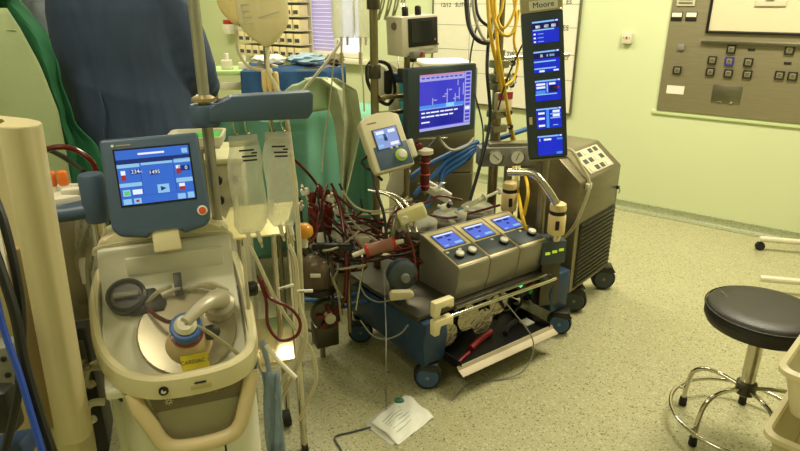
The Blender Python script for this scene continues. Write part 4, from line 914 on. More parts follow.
def person(label, M, cloth, hands, k=1.0, capm=None, glove=GLOVE):
    """local frame: faces +y, feet at z = 0; hands = two wrist positions"""
    t = thing('person', label, 'person', M)
    # one continuous body: legs, trunk, neck, head, arms, hands
    b = B()
    b.rings([ellipse((0, .0, z*k), a*k, d*k) for z, a, d in ((.84, .15, .11), (.92, .18, .125), (1.02, .165, .115), (1.12, .15, .105), (1.25, .18, .115), (1.36, .195, .11), (1.43, .16, .09), (1.47, .075, .065), (1.50, .055, .058), (1.56, .055, .058))])
    b.rings([ellipse((0, .02*k, z*k), a*k, d*k) for z, a, d in ((1.53, .035, .04), (1.555, .055, .075), (1.60, .068, .092), (1.66, .076, .10), (1.71, .076, .098), (1.76, .062, .08), (1.785, .03, .04))])
    b.blob((0, .115*k, 1.645*k), (.012, .022, .024))
    for s_ in (-1, 1):
        b.blob((s_*.078*k, .015*k, 1.655*k), (.010, .020, .032))
        b.tube([V((s_*.09, 0, .90))*k, V((s_*.10, .01, .70))*k, V((s_*.10, .015, .50))*k, V((s_*.105, -.005, .30))*k, V((s_*.105, -.015, .10))*k], lambda q: (.085 - .045*q)*k, 12, 4)
        b.tube([V((s_*.105, -.04, .04))*k, V((s_*.11, .03, .045))*k, V((s_*.12, .12, .035))*k, V((s_*.125, .18, .03))*k], lambda q: (.04 - .008*q)*k, 10, 3)
        h = hands[0] if s_ < 0 else hands[1]; h = V(h)*k
        sh = V((.185 if s_ > 0 else -.15, 0, 1.40))*k; el = V((.285 if s_ > 0 else -.16, .04 if s_ > 0 else .14, 1.14))*k
        b.tube([sh, (sh + el)/2 + V((s_*.012, -.01, 0)), el, (el + h)/2 + V((0, 0, -.01)), h], lambda q: (.055 - .028*q)*k, 10, 4)
    remeshed('body', SKIN, t, b, .02)
    for s_, h in ((-1, hands[0]), (1, hands[1])):        # gloves: palm, four curled fingers and a thumb
        h = V(h)*k; g = B(); d = V((-s_*.15, 1, -.25)).normalized(); sd = d.cross(V((0, 0, 1))).normalized(); up = sd.cross(d)
        g.tube([h - d*.03, h + d*.02, h + d*.06, h + d*.09], lambda q: (.030 + .010*math.sin(math.pi*q))*k, 12, 3)
        for j in range(4):
            o = sd*(.030 - .020*j); L_ = (.070, .080, .076, .058)[j]
            g.tube([h + d*.07 + o*.8, h + d*(.09 + L_*.35) + o, h + d*(.09 + L_*.75) + o - up*.014, h + d*(.09 + L_*.9) + o - up*.034], .0088*k, 8, 3)
        g.tube([h + d*.025 - sd*s_*.02, h + d*.05 - sd*s_*.048, h + d*.085 - sd*s_*.056 - up*.012], .0098*k, 8, 3)
        remeshed('glove', glove, t, g, .0075, smooth=2)
    # gown
    g = B()
    prof = ((.34, .30, .21), (.55, .30, .21), (.75, .295, .205), (.92, .28, .195), (1.05, .26, .18), (1.18, .24, .16), (1.30, .235, .155), (1.38, .235, .145), (1.44, .195, .12), (1.485, .11, .085), (1.51, .078, .075))
    g.rings([ellipse((0, 0, z*k), a*k, d*k, 36) for z, a, d in prof])
    for s_, h in ((-1, hands[0]), (1, hands[1])):
        h = V(h)*k; sh = V((.19 if s_ > 0 else -.15, 0, 1.405))*k; el = V((.295 if s_ > 0 else -.16, .03 if s_ > 0 else .14, 1.13))*k
        g.tube([sh - V((s_*.06, 0, 0)), sh, (sh + el)/2 + V((s_*.02, -.012, 0)), el, (el + h)/2, h + V((0, -.015, 0))], lambda q: (.088 - .036*q)*k, 16, 4)
    def fold(co, no):
        a = math.atan2(co.y, co.x); low = max(0, min(1, (1.35*k - co.z)/.7))
        def rid(x): return 1 - 2*abs(math.sin(x))**.6
        d = .012*low*rid(4.5*a + .7*math.sin(2.2*co.z) + .3) + .008*low*rid(8*a - 1.1*co.z) * max(0, math.sin(2.5*co.z + a)) + .005*rid(9*co.z + 3*a)*max(0, math.sin(3*a + 1.7*co.z))
        d += .006*rid(14*co.z + 5*co.x)*max(0, 1 - abs(co.z - 1.14)/.12) + .007*rid(7*co.z - 6*co.x + 1)*max(0, 1 - abs(co.z - .95)/.14)
        return no*d
    go = remeshed('gown', cloth, t, g, .014, fold, 3)
    B().tube([V((-.03, -.185, 1.10))*k, V((-.02, -.2, 1.03))*k, V((-.035, -.205, .95))*k, V((-.02, -.2, .88))*k], .004, 6, 5).done('gown_tie', cloth, t)
    if capm:
        B().rings([ellipse((0, .012*k, z*k), a*k, d*k) for z, a, d in ((1.655, .082, .106), (1.70, .086, .108), (1.75, .078, .096), (1.79, .05, .06), (1.803, .02, .025))]).done('surgical_cap', capm, t)
        B().rings([[V((x*k, y*k, z*k)) for x, y, z in r_] for r_ in ([(-.06, .07, 1.64), (0, .132, 1.65), (.06, .07, 1.64), (0, .09, 1.64)], [(-.064, .06, 1.60), (0, .135, 1.61), (.064, .06, 1.60), (0, .085, 1.60)], [(-.045, .05, 1.555), (0, .11, 1.55), (.045, .05, 1.555), (0, .07, 1.555)])]).done('face_mask', mat('mask_blue', (150, 176, 190), .7, 0, .04), t)
    return t
NAVYCLOTH = mat('navy_gown_cloth', (56, 70, 98), .8, 0, .12, 5, bump=1.0, bscale=2.2, stretch=(5, 5, 1.3))
GREYCLOTH = mat('grey_scrub_cloth', (104, 114, 124), .8, 0, .08, 9, bump=.8, bscale=3, stretch=(4, 4, 1.5))
CAPM = mat('cap_blue', (84, 120, 140), .7, 0, .06)
person('person with back turned in a dark navy surgical gown', Matrix.Translation((-1.11, 2.46, 0)) @ Matrix.Rotation(R(6), 4, 'Z'), NAVYCLOTH, ((-.16, .33, 1.07), (.26, .30, 1.04)), 1.03, CAPM)
person('person in grey scrubs leaning in beside the navy gown', Matrix.Translation((-1.68, 2.98, 0)) @ Matrix.Rotation(R(-60), 4, 'Z'), GREYCLOTH, ((-.15, .34, 1.08), (.2, .34, 1.06)), .965, CAPM)
# striped swab on the table next to the navy gown
q = DY(210, 104, 2.98)
sw_m = bpy.data.materials.new('stained_gauze'); sw_m.use_nodes = True; nt = sw_m.node_tree
wv = nt.nodes.new('ShaderNodeTexWave'); wv.inputs['Scale'].default_value = 9; wv.inputs['Distortion'].default_value = 3; tc = nt.nodes.new('ShaderNodeTexCoord'); nt.links.new(tc.outputs['Object'], wv.inputs['Vector'])
rp = nt.nodes.new('ShaderNodeValToRGB'); rp.color_ramp.elements[0].color = lin((226, 214, 200)); rp.color_ramp.elements[0].position = .62; rp.color_ramp.elements[1].color = lin((150, 40, 40)); rp.color_ramp.elements[1].position = .82
nt.links.new(wv.outputs['Fac'], rp.inputs[0]); nt.links.new(rp.outputs[0], nt.nodes['Principled BSDF'].inputs['Base Color']); nt.nodes['Principled BSDF'].inputs['Roughness'].default_value = .8
tag(B().blob((0, 0, 0), (.065, .045, .05), .14, 3, 5).done('gauze_swab', sw_m, M=Matrix.Translation(q)), 'bundle of white gauze with red streaks beside the navy gown', 'gauze')

# ================================================================== drapes and tables
TEAL = mat('teal_drape_cloth', (112, 170, 146), .8, 0, .10, 6, bump=.15, bscale=50)
PALEGR = mat('pale_green_drape_cloth', (172, 186, 142), .8, 0, .06, 6, bump=.12, bscale=60)
DARKGR = mat('green_drape_edge', (40, 112, 76), .75, 0, .08, 6)
# draped operating table
ot = thing('operating_table', 'operating table hidden under teal surgical drapes', 'table', Matrix.Translation((-.62, 3.55, 0)))
B().b2((-.62, -.26, .76), (.42, .26, .82), .02).done('table_top', SLATE, ot); B().b2((-.2, -.12, .06), (.1, .12, .76), .01).done('column', STEEL, ot); B().b2((-.45, -.22, .0), (.35, .22, .06), .01).done('base', STEEL, ot)
def tdr(u, v):
    x = -1.30 + 1.17*u; f = 3.16 + .05*math.sin(3*x + 1)
    bump = .045*math.exp(-((x+.42)/.22)**2) + .03*math.sin(4*x) + .012*math.sin(13*x)
    if v < .35:
        a = v/.35; return V((x, f + .75*(1-a), .905 + bump*(.4 + .6*a) + .02*math.sin(7*x + 5*a) - .05*(1-a)))
    a = (v - .35)/.65; fo = (.075*math.sin(15*x + 1.5*math.sin(2*x)) + .03*math.sin(31*x + 2) + .012*math.sin(57*x))*min(1, a*2.2)
    return V((x + .01*math.sin(20*x), f - .03 - .04*a + fo - .02*math.sin(a*3), .905 + bump - .76*a - .02*(1-(1-min(1, a*8))**2)))
tag(B().sheet(tdr, 130, 46).done('surgical_drape', TEAL, thick=.003), 'teal surgical drape hanging in folds over the operating table', 'drape')
# pale film drape over the teal one
fd = thing('film_drape', 'pale translucent drape falling in a point over the teal drape', 'drape', Matrix.Identity(4))
FILM = clear('pale_film', (190, 206, 168), .22, .4, .8)
def interp(a, v):
    n = len(a)-1; i = min(n-1, int(v*n)); f = v*n - i; f = f*f*(3-2*f); return a[i]*(1-f) + a[i+1]*f
def film(u, v):
    l = interp([304, 322, 334, 339, 342.0], v); r_ = interp([336, 357, 362, 355, 345.0], v); y = interp([78, 90, 122, 160, 200.0], v)
    p = DY(l + (r_-l)*u, y, 2.96 + .03*math.sin(9*u + 3*v)); return p
B().sheet(film, 14, 26).done('hanging_fold', mat('pale_drape_fold', (200, 208, 174), .7, 0, .05), fd, thick=.002)
def film2(u, v):
    x = 262 + 66*u; y = interp([100, 94, 84, 77, 77.0], u)*(1-v) + v*interp([108, 108, 110, 112, 110.0], u)
    return DY(x, y, 3.0 + .05*math.sin(5*u + 2*v) - .05*v)
B().sheet(film2, 20, 10).done('top_fold', FILM, fd, thick=.002)
# pale drape with green border, hanging close on the left
dp = thing('barrier_drape', 'pale green barrier drape with dark green border hanging in front of the gowns', 'drape', Matrix.Identity(4))
ey = [0, 8, 28, 65, 110, 150, 200, 260, 330]; ex = [0, 7, 20, 40, 58, 66, 74, 80, 84]
def edge(y):
    for i in range(len(ey)-1):
        if y <= ey[i+1]: f = (y-ey[i])/(ey[i+1]-ey[i]); return ex[i]*(1-f) + ex[i+1]*f
    return ex[-1]
def bd(u, v):
    y = 8 + 300*v; x1 = edge(y); x = -70 + (x1+70)*u
    return DY(x, y, 2.05 + .03*math.sin(6*u + 2*v) + .02*math.sin(5*v + 9*u) - .06*(1-u))
B().sheet(bd, 30, 44).done('sheet', PALEGR, dp, thick=.003)
def bd2(u, v):
    y = -6 + 250*v; x0 = edge(max(0, y)) - 3 - 11*max(0, 1 - max(0, y)/40)
    wd = interp([34, 30, 23, 17, 17, 36, 48, 50, 50.0], v)
    return DY(x0 + wd*u, y, 2.10 + .025*math.sin(7*u + 6*v) + .05*u)
B().sheet(bd2, 10, 44).done('border', DARKGR, dp, thick=.003)
ft = B(); a, c = DY(-70, 2, 2.1), DY(28, -6, 2.1); ft.cyl(a, c, .012, None, 12); ft.done('support_rod', CHROME, dp)
for p in (DY(-60, 2, 2.12),): B().cyl((p.x, p.y, 0), (p.x, p.y, p.z), .014, None, 12).done('support_post', CHROME, dp)
# seam lines of the pale drape
for y0, y1 in ((27, 32), (110, 100)): B().tube([DY(-20, y0+8, 2.02), DY(10, y0+3, 2.035), DY(edge(y1)-4, y1, 2.045)], .0022, 5, 4).done('drape_seam', PALEGR, dp)
# far table under a blue drape
bt = thing('back_table', 'steel back table under the blue drape by the window', 'table', Matrix.Translation((-.82, 4.95, 0)) @ Matrix.Rotation(R(6), 4, 'Z'))
B().b2((-.38, -.2, .93), (.34, .25, .955), .004).done('table_top', STEEL, bt)
for x in (-.35, .31):
    for y in (-.17, .22): B().cyl((x, y, 0), (x, y, .93), .014, None, 10).done('leg', STEEL, bt)
BLUED = mat('blue_drape_cloth', (20, 66, 110), .75, 0, .10, 7, bump=.15, bscale=40)
def bld(u, v):
    x = -.42 + .80*u
    if v < .4: a = v/.4; y, z = .27 - .50*a, .958 + .012*math.sin(11*x + 4*a)
    else: a = (v-.4)/.6; y, z = -.23 - .02*a + .05*math.sin(19*x)*a + .02*math.sin(43*x)*a, .958 - (.30 + .10*math.sin(3*x+1))*a
    return V((x, y, z))
tag(B().sheet(bld, 50, 26).done('blue_drape', BLUED, M=bt.matrix_world.copy(), thick=.003), 'deep blue drape spread over the back table by the window', 'drape')
PACKB = mat('pack_pale_blue', (150, 176, 196), .7, 0, .06)
for i, (x, y, w_, m_, lab) in enumerate(((-.22, .0, .13, PAPER, 'crumpled white pack on the blue draped table'), (.06, .05, .15, PACKB, 'crumpled pale blue pack on the blue draped table'), (.30, -.03, .07, TAUPE, 'small brown pack on the corner of the blue draped table'))):
    tag(B().blob((x, y, 1.012), (w_, .09, .045), .22, 3, 20+i).done('linen_pack', m_, M=bt.matrix_world.copy()), lab, 'pack')
# pale topped trolley left of it
st_o = G(238, 72, .93)
sv = thing('service_trolley', 'steel trolley with a pale green top behind the draped table', 'trolley', Matrix.Translation((st_o.x, st_o.y, 0)) @ Matrix.Rotation(R(8), 4, 'Z'))
B().b2((-.30, -.05, .91), (.10, .36, .945), .006).done('top', mat('trolley_top_green', (176, 206, 140), .5, 0, .05), sv); B().b2((-.30, -.05, .62), (.10, .36, .64), .004).done('shelf', STEEL, sv)
for x in (-.28, .08):
    for y in (-.03, .34): B().cyl((x, y, 0), (x, y, .91), .013, None, 10).done('leg', STEEL, sv)
B().b2((-.30, -.062, .80), (.10, -.05, .86), .004).done('front_rail', CREAM, sv)
for i, (x, z, l, lab) in enumerate(((-.22, .955, .10, 'cream clip lying on the pale green trolley top'), (-.09, .955, .14, 'cream tube rack on the pale green trolley top'), (.04, .955, .10, 'white roll on the pale green trolley top'))):
    t = thing('supply_item', lab, 'supply', sv.matrix_world @ Matrix.Translation((x, .08, .946)))
    B().b2((-.04, -.04, 0), (.04, .04, l*.5), .006).done('base', CREAM, t); B().cyl((0, 0, l*.5), (0, 0, l*.5+.05), .02, None, 14).done('neck', WHITEPL, t)
# wall rack with small boxes
rk = thing('wall_rack', 'wall mounted rack with rows of small cream boxes by the window', 'rack', wall_m())
rx0, rx1 = WF.v(238, 30, -.16).x, WF.v(301, 30, -.16).x
B().b2((rx0, -.02, .90), (rx1, -.002, 1.9), .003).done('back_board', CREAM, rk)
zs = [.93, 1.06, 1.19, 1.32, 1.45, 1.58]
for z in zs: B().b2((rx0, -.18, z-.012), (rx1, -.021, z-.002), .002).done('shelf', CREAM, rk)
BXM = mat('supply_box_cream', (232, 216, 166), .6, 0, .05); bxm = bxl = None
nb = 9
for z in zs:
    for k in range(nb):
        x = rx0 + (k+.5)*(rx1-rx0)/nb; wd = (rx1-rx0)/nb*.40
        if bxm is None:
            o = B().b2((-wd, -.12, 0), (wd, 0, .095), .003).done('supply_box', BXM); bxm = o.data; l_ = B().b2((-wd*.75, -.1212, .015), (wd*.75, -.1204, .05)).done('end_label', SLATE, o); bxl = l_.data
        else:
            o = bpy.data.objects.new('supply_box', bxm); COL.objects.link(o); l_ = bpy.data.objects.new('end_label', bxl); COL.objects.link(l_); l_.parent = o
        o.matrix_world = wall_m() @ Matrix.Translation((x, -.05, z - .001)); tag(o, 'small cream box with a dark end label on the wall rack', 'box', 'boxes on the wall rack')
bx, bz = wp(233, 27)
sh_b = thing('sharps_box', 'small white wall box with a red lid left of the rack', 'box', wall_m() @ Matrix.Translation((bx, 0, bz)))
B().b2((-.06, -.10, -.07), (.06, -.002, .03), .006).done('tub', WHITEPL, sh_b); B().b2((-.05, -.09, .031), (.05, -.01, .075), .006).done('lid', REDPL, sh_b)
# teal cart behind the monitor
tcm = HF.l(P(432, 110, 3.35)); 
tc_ = thing('supply_cart', 'teal and steel drawer cart standing behind the flat monitor', 'cart', Matrix.Translation(DY(432, 110, 3.45).xy.to_3d()) @ Matrix.Rotation(R(8), 4, 'Z'))
TL_ = mat('cart_teal', (40, 120, 128), .45, 0, .05)
B().b2((-.20, 0, .06), (.26, .42, 1.10), .008).done('carcass', mat('cart_steel', (150, 140, 112), .4, .6, .06), tc_)
for z0, z1, m_ in ((.93, 1.085, TL_), (.77, .92, TL_), (.50, .76, STEEL), (.10, .49, STEEL)):
    d_ = B().b2((-.19, -.02, z0), (.25, -.0005, z1), .006).done('drawer', m_, tc_); B().tube([V((-.08, -.02, z1-.05)), V((-.07, -.04, z1-.05)), V((.07, -.04, z1-.05)), V((.08, -.02, z1-.05))], .006, 8, 3).done('handle', CHROME, d_)
for x in (-.16, .21):
    for y in (.06, .36): B().lathe([(.012, -.014), (.03, -.014), (.03, .014), (.012, .014)], (x, y, .03), (0, 1, 0), 16).done('castor', RUBBER, tc_)
tag(B().b2((-.05, .02, 1.1015), (.24, .32, 1.125), .004).done('paper_stack', PAPER, M=tc_.matrix_world.copy()), 'stack of white papers on top of the teal cart', 'paper')
# cream side cart behind the saline bags
cc = thing('equipment_cart', 'low cream equipment cart with black knobs behind the saline bags', 'cart', Matrix.Translation(DY(228, 170, 2.25).xy.to_3d()) @ Matrix.Rotation(R(12), 4, 'Z'))
B().b2((-.09, 0, .05), (.055, .30, .86), .012).done('carcass', CREAM, cc); B().b2((-.095, -.01, .862), (.06, .30, .885), .006).done('worktop', mat('worktop_pale', (226, 222, 180), .4, 0, .03), cc)
for z in (.80, .72):
    for x in (-.04, .02): B().lathe([(.016, 0), (.016, .02), (.011, .024)], (x, 0, z), (0, -1, 0), 14).done('knob', BLACK, cc)
for x in (-.06, .03):
    for y in (.06, .24): B().lathe([(.012, -.014), (.027, -.014), (.027, .014), (.012, .014)], (x, y, .027), (0, 1, 0), 16).done('castor', RUBBER, cc)
gt = P(196, 141, 2.08)
gtr = thing('kidney_tray', 'cream rimmed tray lined with bright green behind the touchscreen', 'tray', Matrix.Translation(gt) @ Matrix.Rotation(R(10), 4, 'Z'))
B().b2((-.085, -.05, -.02), (.085, .10, -.005), .006).done('base', CREAM, gtr)
b = B(); b.rings([rrect(-.09, .09, -.055, .105, .02, -.01), rrect(-.095, .095, -.06, .11, .022, .022), rrect(-.085, .085, -.05, .10, .018, .022), rrect(-.08, .08, -.045, .095, .016, -.004)], closed=True); b.done('rim', CREAM, gtr)
B().b2((-.02, -.045, -.004), (.08, .095, .012), .004).done('green_liner', mat('liner_green', (70, 190, 70), .5, 0, .05), gtr)
B().cyl((0, .03, gt.z*-1+.001), (0, .03, -.021), .016, None, 12).done('stand', STEEL, gtr)
# ================================================================== beige machine column in the left foreground
def dxy(px, py, Y): q = DY(px, py, Y); return q.x, q.y
eq = thing('ventilator_stand', 'tall beige plastic machine column with a curved top edge', 'medical machine', Matrix.Translation((-.745, 1.13, .9)) @ Matrix.Rotation(R(2.6), 4, 'Y') @ Matrix.Translation((.73, -1.13, -.9)))
plan = [(-.756, 1.128), (-.752, 1.110), (-.742, 1.104), (-.712, 1.108), (-.696, 1.118), (-.690, 1.136), (-.692, 1.158), (-.708, 1.176), (-.74, 1.19), (-.80, 1.205), (-.90, 1.215), (-1.02, 1.215), (-1.02, 1.195), (-.90, 1.195), (-.82, 1.188), (-.775, 1.175), (-.758, 1.155)]
B().prism(plan, 'xy', .50, 1.232, .004).done('column_cover', BEIGE, eq, ang=.3)
B().prism([(-1.12, .97), (-.80, 1.115), (-.785, 1.19), (-1.12, 1.19)], 'xy', .05, .96, .01).done('body', mat('beige_plastic_in_shade', (176, 160, 116), .45, 0, .04, 6), eq)  # shade on this inner panel is put into the darker beige
B().prism([(-.80, 1.15), (-.735, 1.16), (-.735, 1.24), (-.80, 1.26)], 'xy', .02, .50, .008).done('column_foot', BEIGE, eq)
for x, y in ((-1.05, 1.05), (-.84, 1.14), (-1.05, 1.15)): B().lathe([(.012, -.012), (.025, -.012), (.025, .012), (.012, .012)], (x, y, .025), (0, 1, 0), 14).done('castor', RUBBER, eq)
bl_ = B(); c = P(-2, 362, 1.22)
tb = thing('connector_block', 'small grey connector block with round screws on the beige machine', 'connector', Matrix.Translation(c) @ Matrix.Rotation(R(22), 4, 'Z'))
B().box((0, 0, 0), (.075, .05, .085), None, .004).done('block', GREYPL, tb)
for z in (.018, -.02): B().lathe([(.006, 0), (.005, .004)], (.018, -.025, z), (0, -1, 0), 12).done('screw', BLACK, tb)
B().tube([V((-.01, -.03, -.065)), V((.02, -.03, -.05)), V((.05, -.02, -.035))], .008, 8, 4).done('white_spigot', WHITEPL, tb)
# amber suction canister
c = P(-4, 172, 1.28)
sc = thing('suction_canister', 'clear round canister with amber fluid beside the beige column', 'canister', Matrix.Translation((c.x, c.y, c.z)))
B().lathe([(.036, -.075), (.040, -.07), (.042, .07), (.030, .085), (.014, .09)], (0, 0, 0), (0, 0, 1), 26, caps=False).done('shell', CLEAR, sc, thick=.002)
B().lathe([(.034, -.072), (.0385, -.068), (.039, -.02), (.002, -.019)], (0, 0, 0), (0, 0, 1), 26).done('amber_fluid', mat('amber_fluid', (226, 160, 30), .2, 0, .05), sc)
B().cyl((0, 0, -.30), (0, 0, -.076), .014, None, 14).done('stem', STEEL, sc)
# cables down the left edge
def cable(label, pts, r, m): return looseTube('hanging_cable', [P(x, y, t) for x, y, t in pts], r, m, label, 'cable', 'cables in front of the beige machine')
cable('thick black cable hanging straight down over the beige machine', [(-8, 190, 1.05), (6, 230, 1.05), (19, 290, 1.05), (22, 340, 1.05), (17, 400, 1.05), (4, 455, 1.05)], .0075, BLACK)
cable('black cable crossing outward over the beige machine', [(-6, 250, 1.02), (14, 310, 1.02), (24, 360, 1.02), (38, 410, 1.02), (54, 458, 1.02)], .0085, BLACK)
cable('blue cable running down the beige machine', [(-6, 288, 1.00), (4, 330, 1.00), (18, 370, 1.00), (30, 410, 1.00), (44, 458, 1.00)], .0055, mat('cable_blue', (36, 70, 168), .4, 0, .05))
cable('white cable running down the beige machine', [(-4, 225, 1.04), (7, 280, 1.04), (22, 350, 1.04), (36, 405, 1.04), (48, 458, 1.04)], .0055, WHITEPL)
tag(B().box((0, 0, 0), (.055, .04, .09), None, .01).done('cable_plug', BLACK, M=Matrix.Translation(P(1, 408, 1.08))), 'large black cable plug against the beige machine', 'plug')
tag(B().box((0, 0, 0), (.07, .05, .04), Matrix.Rotation(R(-12), 3, 'Y'), .008).done('pedal_box', NAVYPL, M=Matrix.Translation(P(14, 446, 1.15))), 'dark blue box under the cables of the beige machine', 'box')
tag(B().tube([P(40, 146, 1.9), P(60, 155, 1.85), P(75, 165, 1.8), P(84, 172, 1.75)], .008, 8, 5).done('black_hose', BLACK), 'black hose passing behind the blood reservoir', 'hose')
# steel clamp between the column and the cream machine
cl = thing('pole_clamp', 'small steel clamp between beige column and cream machine', 'clamp', Matrix.Translation(P(82, 368, 1.40)) @ Matrix.Rotation(R(-12), 4, 'Y'))
B().box((0, 0, 0), (.045, .02, .010), None, .002).done('jaw', STEEL, cl); B().box((-.004, 0, .014), (.030, .018, .008), None, .002).done('upper_jaw', STEEL, cl); B().cyl((.024, 0, .006), (.044, 0, .012), .004, None, 8).done('screw', CHROME, cl)

# ================================================================== hanging bags at the top
ds = thing('drip_stand', 'thin steel drip stand behind the big cloudy bags', 'drip stand', Matrix.Translation(DY(267, 70, 2.36).xy.to_3d()))
B().cyl((0, 0, .06), (0, 0, 2.05), .0085, None, 12).done('pole', STEEL, ds); B().tube([V((-.18, 0, 2.05)), V((0, 0, 2.07)), V((.10, 0, 2.05))], .006, 8, 3).done('hook_rail', STEEL, ds)
for k in range(5):
    a = R(72*k+10); d = V((math.cos(a), math.sin(a), 0)); l_ = B().tube([V((0, 0, .09)), d*.07 + V((0, 0, .07)), d*.13 + V((0, 0, .045))], .010, 8, 3).done('leg', STEEL, ds); B().lathe([(.01, -.01), (.02, -.01), (.02, .01), (.01, .01)], d*.13 + V((0, 0, .02)), V((-d.y, d.x, 0)), 14).done('castor', RUBBER, l_)
def bigbag(label, px, py, t, wd, hgt, m, tilt, marks):
    c = P(px, py, t)            # bottom centre
    o = thing('fluid_bag', label, 'fluid bag', Matrix.Translation(c) @ Matrix.Rotation(R(tilt), 4, 'Y') @ Matrix.Rotation(R(8), 4, 'Z'))
    rs = []
    for k in range(21):
        v = k/20; a = wd/2*(1 - (1-min(1, v*3.2))**2.2*.85); th_ = .006 + .035*math.sin(math.pi*min(1, v*.9+.08))
        rs.append([V((a*math.copysign(abs(math.cos(q))**.7, math.cos(q)), th_*math.sin(q)*(1+.12*math.sin(9*v+3*math.cos(q))), hgt*v)) for q in [2*math.pi*j/20 for j in range(20)]])
    B().rings(rs).done('pouch', m, o)
    B().cyl((0, 0, .012), (0, 0, -.035), .010, .008, 12).done('port', CREAM, o)
    B().tube([V((0, 0, hgt)), V((.004, 0, hgt+.05)), V((0, 0, 2.05-c.z))], .003, 6, 3).done('hanger', CLEARTUBE, o)
    if marks:
        B().sheet(lambda u, v: V((wd*(-.36+.72*u), -.036-.006*math.sin(math.pi*u), hgt*(.50+.45*v))), 6, 4).done('paper_label', mat('bag_label', (240, 226, 160), .5, 0, .03), o, thick=.001)
        for k in range(4): B().b2((-wd*.38, -.040, hgt*(.22+.06*k)), (-wd*.20, -.039, hgt*(.22+.06*k)+.004)).done('scale_mark', mat('mark_grey_blue', (176, 182, 168), .6, 0, .02), o)
        B().box((wd*.12, -.041, hgt*.30), (wd*.42, .001, .004), Matrix.Rotation(R(-12), 3, 'Y')).done('scale_line', mat('mark_grey_blue', (176, 182, 168), .6, 0, .02), o)
        B().b2((-wd*.385, -.040, hgt*.22), (-wd*.37, -.039, hgt*.41)).done('scale_edge', mat('mark_grey_blue', (176, 182, 168), .6, 0, .02), o)
    return o
bigbag('large cloudy fluid bag with graduated scale and paper label', 267, 46, 2.1, .175, .34, BAGMILK, -3, True)
bigbag('smaller cloudy yellow fluid bag left of the graduated bag', 236, 24, 2.25, .135, .28, clear('yellow_bag', (238, 224, 178), .3, .3), 4, False)
def clearbag(label, px, t, w_, tilt):
    c = P(px, 38, t); o = thing('infusion_bag', label, 'infusion bag', Matrix.Translation(c) @ Matrix.Rotation(R(tilt), 4, 'Z'), 'infusion bags on the tall mast')
    rs = []
    for k in range(15):
        v = k/14; a = w_/2*(.86 + .14*min(1, v*6)); th_ = .004 + .024*math.sin(math.pi*min(1, v*.9+.06))
        rs.append([V((a*math.copysign(abs(math.cos(q))**.6, math.cos(q)), th_*math.sin(q)*(1+.25*math.sin(11*v+4*math.cos(q)+px)), .24*v)) for q in [2*math.pi*j/18 for j in range(18)]])
    B().rings(rs).done('pouch', BAGCLEAR, o)
    for x in (-.012, .014): B().cyl((x, 0, .006), (x, 0, -.03), .006, .005, 10).done('port', CREAM, o)
    B().tube([V((0, 0, .24)), V((.0, 0, .34)), V((.03, .02, .42))], .002, 6, 4).done('hanger', CHROME, o)
    B().tube([V((-.012, 0, -.03)), V((-.014, .0, -.10)), V((-.008, .01, -.2)), V((-.01, .02, -.32))], .004, 8, 5).done('line', CLEARTUBE, o)
    B().cyl((-.013, 0, -.06), (-.014, 0, -.11), .009, .008, 12).done('drip_chamber', CLEARTUBE, o)
clearbag('clear infusion bag nearest the window on the tall mast', 344, 2.55, .10, 10)
clearbag('clear infusion bag hanging against the tall mast', 363, 2.60, .085, -20)
CG = 'clear drip lines'
def line(label, pts, r=.0042, m=CLEARTUBE, group=CG, name='drip_line', cat='tube'): return looseTube(name, [P(*p) for p in pts], r, m, label, cat, group)
line('clear line slanting from the infusion bags down to the hanger', [(341, 42, 2.5), (325, 64, 2.45), (305, 88, 2.4), (290, 104, 2.35)], .006)
line('clear line from the graduated bag down past the saline bags', [(268, 52, 2.1), (268, 70, 2.0), (275, 84, 1.9), (284, 105, 1.72), (291, 150, 1.64), (296, 200, 1.62), (300, 260, 1.62), (302, 330, 1.62), (296, 360, 1.6), (280, 385, 1.58)], .0065)
line('clear line curling from the cloudy bags over the trolley', [(237, 30, 2.25), (238, 50, 2.24), (248, 66, 2.22), (262, 70, 2.2), (272, 72, 2.18)], .006)
line('clear line from the first saline bag to the lower trolley', [(250, 246, 1.57), (258, 262, 1.57), (276, 300, 1.58), (296, 330, 1.6), (312, 352, 1.62), (316, 380, 1.64), (306, 405, 1.66), (300, 420, 1.68)], .0052)
line('clear line from the second saline bag beside the pole', [(289, 244, 1.6), (296, 262, 1.6), (299, 300, 1.6), (306, 330, 1.6), (300, 360, 1.6), (282, 398, 1.6), (272, 410, 1.58)], .0052)
line('clear line looping low under the saline bags', [(243, 246, 1.56), (247, 290, 1.55), (252, 340, 1.54), (262, 372, 1.53), (278, 400, 1.52), (282, 410, 1.52)], .0045)
line('blood filled loop hanging below the saline bags', [(258, 276, 1.5), (266, 300, 1.5), (268, 325, 1.5), (280, 340, 1.5), (296, 336, 1.5), (300, 322, 1.5), (290, 308, 1.5), (270, 298, 1.5), (262, 280, 1.5)], .0045, BLOODTUBE, None, 'blood_loop')
for i, (x, y, a, lab) in enumerate(((286, 287, 18, 'white slide clamp on the slanting saline line'), (305, 291, 2, 'white slide clamp on the straight saline line'), (272, 65, -15, 'white slide clamp under the graduated bag'))):
    c_ = thing('slide_clamp', lab, 'clamp', Matrix.Translation(P(x, y, 1.575 if i < 2 else 2.08)) @ Matrix.Rotation(R(-a), 4, 'Y'))
    B().box((0, 0, 0), (.042, .006, .008), None, .002).done('plate', WHITEPL, c_); B().box((-.008, -.004, 0), (.014, .003, .003)).done('slot', TAUPE, c_)
dc = thing('drip_chamber_cluster', 'cluster of creamy drip chambers hanging under the graduated bag', 'drip chamber', Matrix.Translation(P(271, 78, 2.05)))
